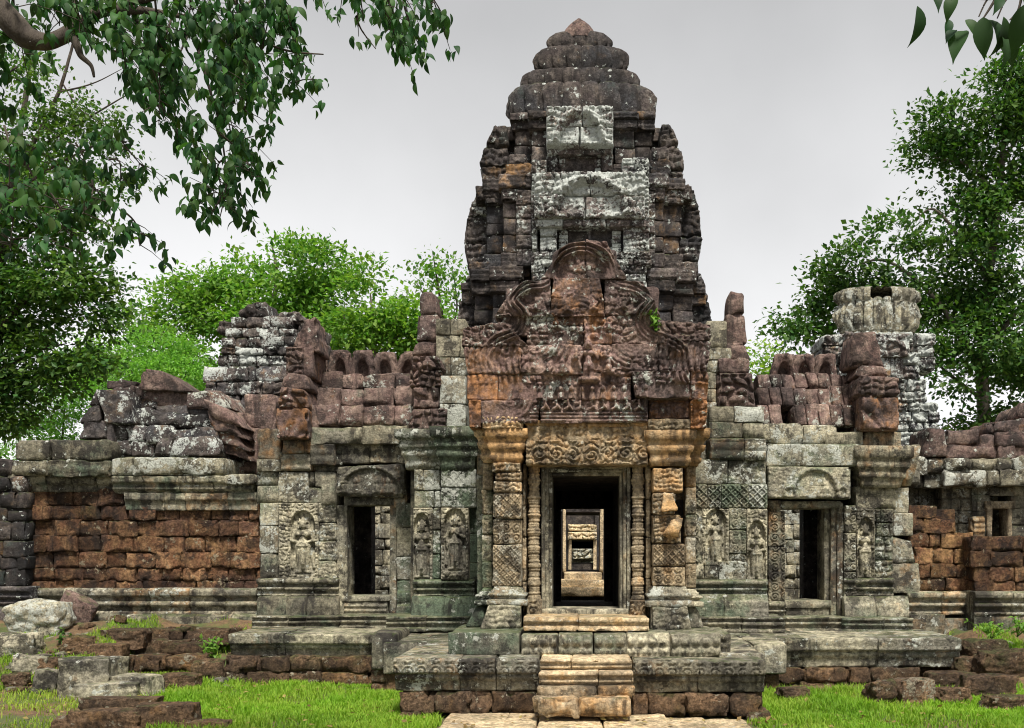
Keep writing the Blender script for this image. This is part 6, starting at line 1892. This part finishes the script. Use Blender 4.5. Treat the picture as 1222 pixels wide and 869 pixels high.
tube(tk, spline([(-7.2, 7.0, 0), (-7.0, 7.0, 2.2), (-6.3, 7.0, 4.2), Q3(-160, -60), Q3(-40, -22), Q3(0, 10), Q3(28, 42), Q3(56, 50), Q3(84, 36), Q3(120, 16), Q3(170, 12), Q3(230, 22)]), [.30, .24, .17, .12, .09, .06, .05, .03, .012], (.4, .1, .1, .1), 10, .35)
tube(tk, spline([Q3(84, 40), Q3(92, 56), Q3(96, 66), Q3(108, 78), Q3(112, 92)]), [.032, .008], (.4, .1, .1, .1), 7, .3)
tube(tk, spline([Q3(120, 16), Q3(200, -8), Q3(300, -14), Q3(420, -16), Q3(530, -10)]), [.03, .006], (.4, .1, .1, .1), 7, .2)
tube(tk, spline([Q3(220, 18), Q3(290, 40), Q3(340, 60), Q3(386, 65)]), [.014, .004], (.4, .1, .1, .1), 6, .2)
tube(tk, spline([Q3(225, 20), Q3(245, 90), Q3(262, 150), Q3(270, 215), Q3(262, 262)]), [.012, .003], (.4, .1, .1, .1), 6, .2)
SP = [(150, -20, 160, 50, 60, 14), (150, 20, 165, 90, 46, 12), (185, 0, 182, 80, 60, 14), (205, 20, 205, 150, 60, 12), (225, 40, 222, 175, 46, 10), (190, 100, 205, 165, 30, 9),
      (230, -10, 235, 60, 60, 14), (250, 10, 258, 90, 46, 12), (275, -10, 280, 70, 70, 14), (300, 0, 305, 90, 60, 13), (325, 0, 318, 85, 60, 12), (345, 20, 340, 95, 55, 11), (355, 10, 352, 60, 30, 10), (262, 80, 290, 130, 55, 11), (300, 80, 310, 118, 36, 9),
      (255, 120, 268, 150, 20, 8), (262, 160, 290, 200, 50, 10), (285, 180, 312, 185, 26, 9), (268, 190, 262, 235, 36, 10), (262, 210, 240, 232, 20, 8), (262, 235, 252, 268, 20, 8), (275, 225, 288, 250, 14, 7),
      (372, -14, 386, 16, 14, 8), (400, -16, 425, 4, 14, 8), (440, -14, 470, 40, 44, 9), (465, 20, 478, 52, 30, 9), (490, -10, 492, 40, 26, 8), (515, -12, 524, 24, 26, 8), (425, 20, 440, 38, 8, 6),
      (10, -20, 20, 60, 60, 20), (60, -20, 70, 30, 50, 18), (110, -20, 118, 50, 50, 14), (20, 80, 10, 150, 50, 18), (5, 150, 10, 230, 50, 18), (40, 190, 60, 240, 40, 16),
      (90, 170, 100, 230, 40, 14), (150, 170, 170, 200, 24, 9), (130, 190, 140, 215, 20, 9), (145, 250, 150, 282, 14, 7), (110, 215, 120, 270, 40, 13), (60, 230, 70, 290, 46, 16), (15, 230, 20, 300, 46, 16), (135, 60, 140, 80, 16, 8)]
spray(lv, tk, SP, YO, .085, 2.3)
tk.build('trunk', M_BARK, ot)
lv.build('crown', M_LEAFN, ot)

ot2 = thing('overhanging_tree', (7.2, 3.4, 0), 'few large dark leaves hanging in the upper right corner', 'tree', 'trees around the temple')
tk = MB(); lv = MB()
YO2 = 4.6
Q4 = lambda px, py: (X(px, YO2), YO2, Z(py, YO2))
tube(tk, spline([(7.2, 3.4, 0), (7.0, 3.6, 2.4), (6.0, 4.0, 4.3), (4.2, 4.4, 4.9), Q4(1400, -70), Q4(1250, -20), Q4(1190, -4), Q4(1150, -6), Q4(1100, -14)]), [.20, .16, .12, .07, .04, .02, .014, .010, .005], (.4, .1, .1, .1), 8, .2)
tube(tk, spline([Q4(1190, -4), Q4(1180, 12), Q4(1172, 24)]), [.008, .003], (.4, .1, .1, .1), 5)
tube(tk, spline([Q4(1220, -10), Q4(1215, 12), Q4(1205, 24)]), [.008, .003], (.4, .1, .1, .1), 5)
for (ex, ey) in ((1103, -4), (1168, 20), (1140, -4), (1226, 12), (1190, 22)): tube(tk, spline([Q4(ex + 25, -14), Q4(ex + 10, -8 + ey * .4), Q4(ex, ey)]), [.006, .003], (.4, .1, .1, .1), 5)
L = [(1103, -6, .05, 46), (1112, -12, -.2, 34), (1140, -8, .3, 34), (1152, -4, .2, 24), (1162, 20, .45, 50), (1172, 22, -.1, 48), (1182, 20, -.4, 42), (1196, 22, .1, 46), (1206, 20, -.2, 54), (1216, 18, .2, 58), (1226, 10, 0, 60), (1168, 2, -.6, 30), (1190, 0, .4, 30), (1206, -6, .1, 34), (1222, -8, -.3, 40), (1150, 22, .8, 26), (1200, 40, .0, 40)]
for (px, py, a, ln) in L:
    sz = ln * YO2 / F
    P = np.array([Q4(px, py)]) + rng.normal(size=(1, 3)) * np.array([0, .12, 0])
    near_leaf(lv, P, np.array([[-a, random.gauss(0, .3), -1.]]), np.array([[random.gauss(0, .4), -1, .3 + random.gauss(0, .3)]]), np.array([sz]), np.array([[random.uniform(.0, .2), random.uniform(0, .12), 0, 0]]), .48)
tk.build('trunk', M_BARK, ot2)
lv.build('crown', M_LEAFN, ot2)

# ------------------------------------------------------------------ small plants
def sprig(x, y, z, hgt, n, label, mat=M_LEAFB, cat='plant', spread=.5, size=.07, group=None):
    t = thing('small_plant', (x, y, z), label, cat, group)
    m = MB(); s = MB()
    for k in range(n):
        a = random.uniform(0, 6.28); e_ = np.array([x + math.cos(a) * hgt * spread * random.random(), y - abs(math.sin(a)) * hgt * spread * .6, z + hgt * random.uniform(.4, 1)])
        C = spline([(x, y, z), ((x + e_[0]) / 2, (y + e_[1]) / 2, z + (e_[2] - z) * .65), e_], 6)
        tube(s, C, [.004, .002], (.5, .3, 0, 0), 4)
        q = 5
        pts = C[rng.integers(4, len(C), q)]
        T = np.stack([rng.uniform(.4, .9, q), rng.uniform(.1, .4, q), np.zeros(q), np.zeros(q)], 1)
        near_leaf(m, pts, rng.normal(size=(q, 3)) + np.array([0, -.3, .2]), np.array([[0, -.4, 1.]] * q) + rng.normal(size=(q, 3)) * .3, size * rng.uniform(.7, 1.3, q), T, .55)
    s.build('stem', M_LEAFD, t); m.build('leaves', mat, t)
sprig(X(782, YD), YD - .02, Z(398, YD), .26, 9, 'little bright green plant rooted in the pediment, right of centre')
sprig(X(262, 14.6), 14.35, .30, .35, 14, 'leafy weed growing at the left end of the wing plinth', spread=.7)
sprig(X(92, 14.6), 14.4, .42, .35, 9, 'leafy weed on the mossy bank above the grey blocks', M_LEAFD, spread=.6)
sprig(X(1200, 15.0), 14.6, .62, .30, 16, 'clump of green weeds on the bank at the right edge', spread=1.3)
sprig(X(1175, 15.0), 14.75, .58, .28, 14, 'low green weeds beside the end of the right plinth', spread=1.5)

# ------------------------------------------------------------------ grass
def grass(n, x0, x1, y0, y1, mask, hgt, yel=.15):
    x = rng.uniform(x0, x1, n); y = rng.uniform(y0, y1, n)
    k = mask(x, y) > rng.uniform(0, 1, n)
    x, y = x[k], y[k]
    z = ground_h(x, y)
    n = len(x)
    h = hgt * rng.uniform(.35, 1.5, n) * (1 + .45 * noise2(x * 2.1, y * 2.1, 12))
    a = rng.uniform(0, 2 * np.pi, n)
    lean = rng.uniform(.15, .75, n)
    d = np.stack([np.cos(a), np.sin(a), np.zeros(n)], 1)
    s = np.stack([-np.sin(a), np.cos(a), np.zeros(n)], 1) * (.0045 + .002 * rng.uniform(size=n))[:, None]
    P = np.stack([x, y, z - .01], 1)
    up = np.array([0, 0, 1.])
    M1 = P + up * (h * .6)[:, None] + d * (h * lean * .35)[:, None]
    M2 = P + up * h[:, None] * (1 - .25 * lean)[:, None] + d * (h * lean)[:, None]
    V = np.stack([P - s, P + s, M1 + s * .8, M1 - s * .8, M2], 1).reshape(-1, 3)
    i = np.arange(n)[:, None] * 5
    pat = noise2(x * 1.1, y * 1.1, 14)
    T = np.stack([np.clip(.55 + .25 * pat + rng.normal(0, .16, n), 0, 1), np.clip(yel + .16 * noise2(x * 1.7, y * 1.7, 15) + rng.normal(0, .12, n), 0, 1), np.zeros(n), np.zeros(n)], 1)
    m.add(V, [i + np.array([[0, 1, 2, 3]]), i + np.array([[3, 2, 4]])], np.repeat(T, 5, 0))
m = MB()
def pxl(x, y, z=0): return CX + x * F / y, CY - (z - EYE) * F / y
def bare(x, y): return .25 + .75 * sstep(-.55, -.1, noise2(x * 1.3, y * 1.3, 33) + .5 * noise2(x * 4, y * 4, 34))
def m_left(x, y):
    px, py = pxl(x, y)
    return sstep(150, 215, px + 25 * noise2(x * 2, y * 2, 16)) * np.where(y < 11.25, sstep(-1.45, -1.62, x), sstep(-1.95, -2.02, x)) * sstep(14.25, 14.0, y + .1 * noise2(x * 5, y * 5, 35)) * bare(x, y)
def m_right(x, y):
    return sstep(1.72, 1.95, x) * sstep(13.75, 13.3, y + .25 * noise2(x * 2, y * 2, 17)) * bare(x, y)
grass(78000, -5.4, -1.45, 10.2, 14.2, m_left, .085)
grass(75000, 1.7, 6.6, 10.2, 13.9, m_right, .085)
grass(26000, -7.5, -4.0, 10.0, 13.2, lambda x, y: .42 * sstep(-.25, .5, noise2(x * 1.6, y * 1.6, 18)) + .04, .06, .45)
grass(34000, -8.0, -4.2, 12.6, 16.0, lambda x, y: .85 * sstep(-.05, .4, noise2(x * 1.8, y * 1.8, 19)), .06, .25)
grass(20000, 4.6, 7.6, 13.2, 15.8, lambda x, y: .9 * sstep(.0, .45, noise2(x * 1.5, y * 1.5, 20)), .07, .2)
tag(m.build('grass', M_GRASS, origin=(0, 12, 0), smooth=False), 'short bright green grass on both sides of the terrace', kind='stuff')

# fallen leaves on grass, slabs and bank
m = MB()
n = 900
x = rng.uniform(-7.5, 6.5, n); y = rng.uniform(10.3, 14.3, n)
k = (np.abs(x) > 1.95) | (y < 11.0)
x, y = x[k], y[k]; n = len(x)
P = np.stack([x, y, ground_h(x, y) + np.where(np.abs(x) > 1.95, .05, .085)], 1)
leaves(m, P, rng.normal(size=(n, 3)) * np.array([1, 1, .15]), np.array([0, 0, 1.]) + rng.normal(size=(n, 3)) * .3, rng.uniform(.04, .09, n),
       np.stack([rng.uniform(0, 1, n), rng.uniform(0, 1, n), np.zeros(n), np.zeros(n)], 1), .5)
tag(m.build('fallen_leaves', leaf_mat('dry_leaves', (.09, .05, .02), (.22, .14, .06), (.30, .24, .08), .15, .7), origin=(0, 12, 0), smooth=False), kind='stuff')
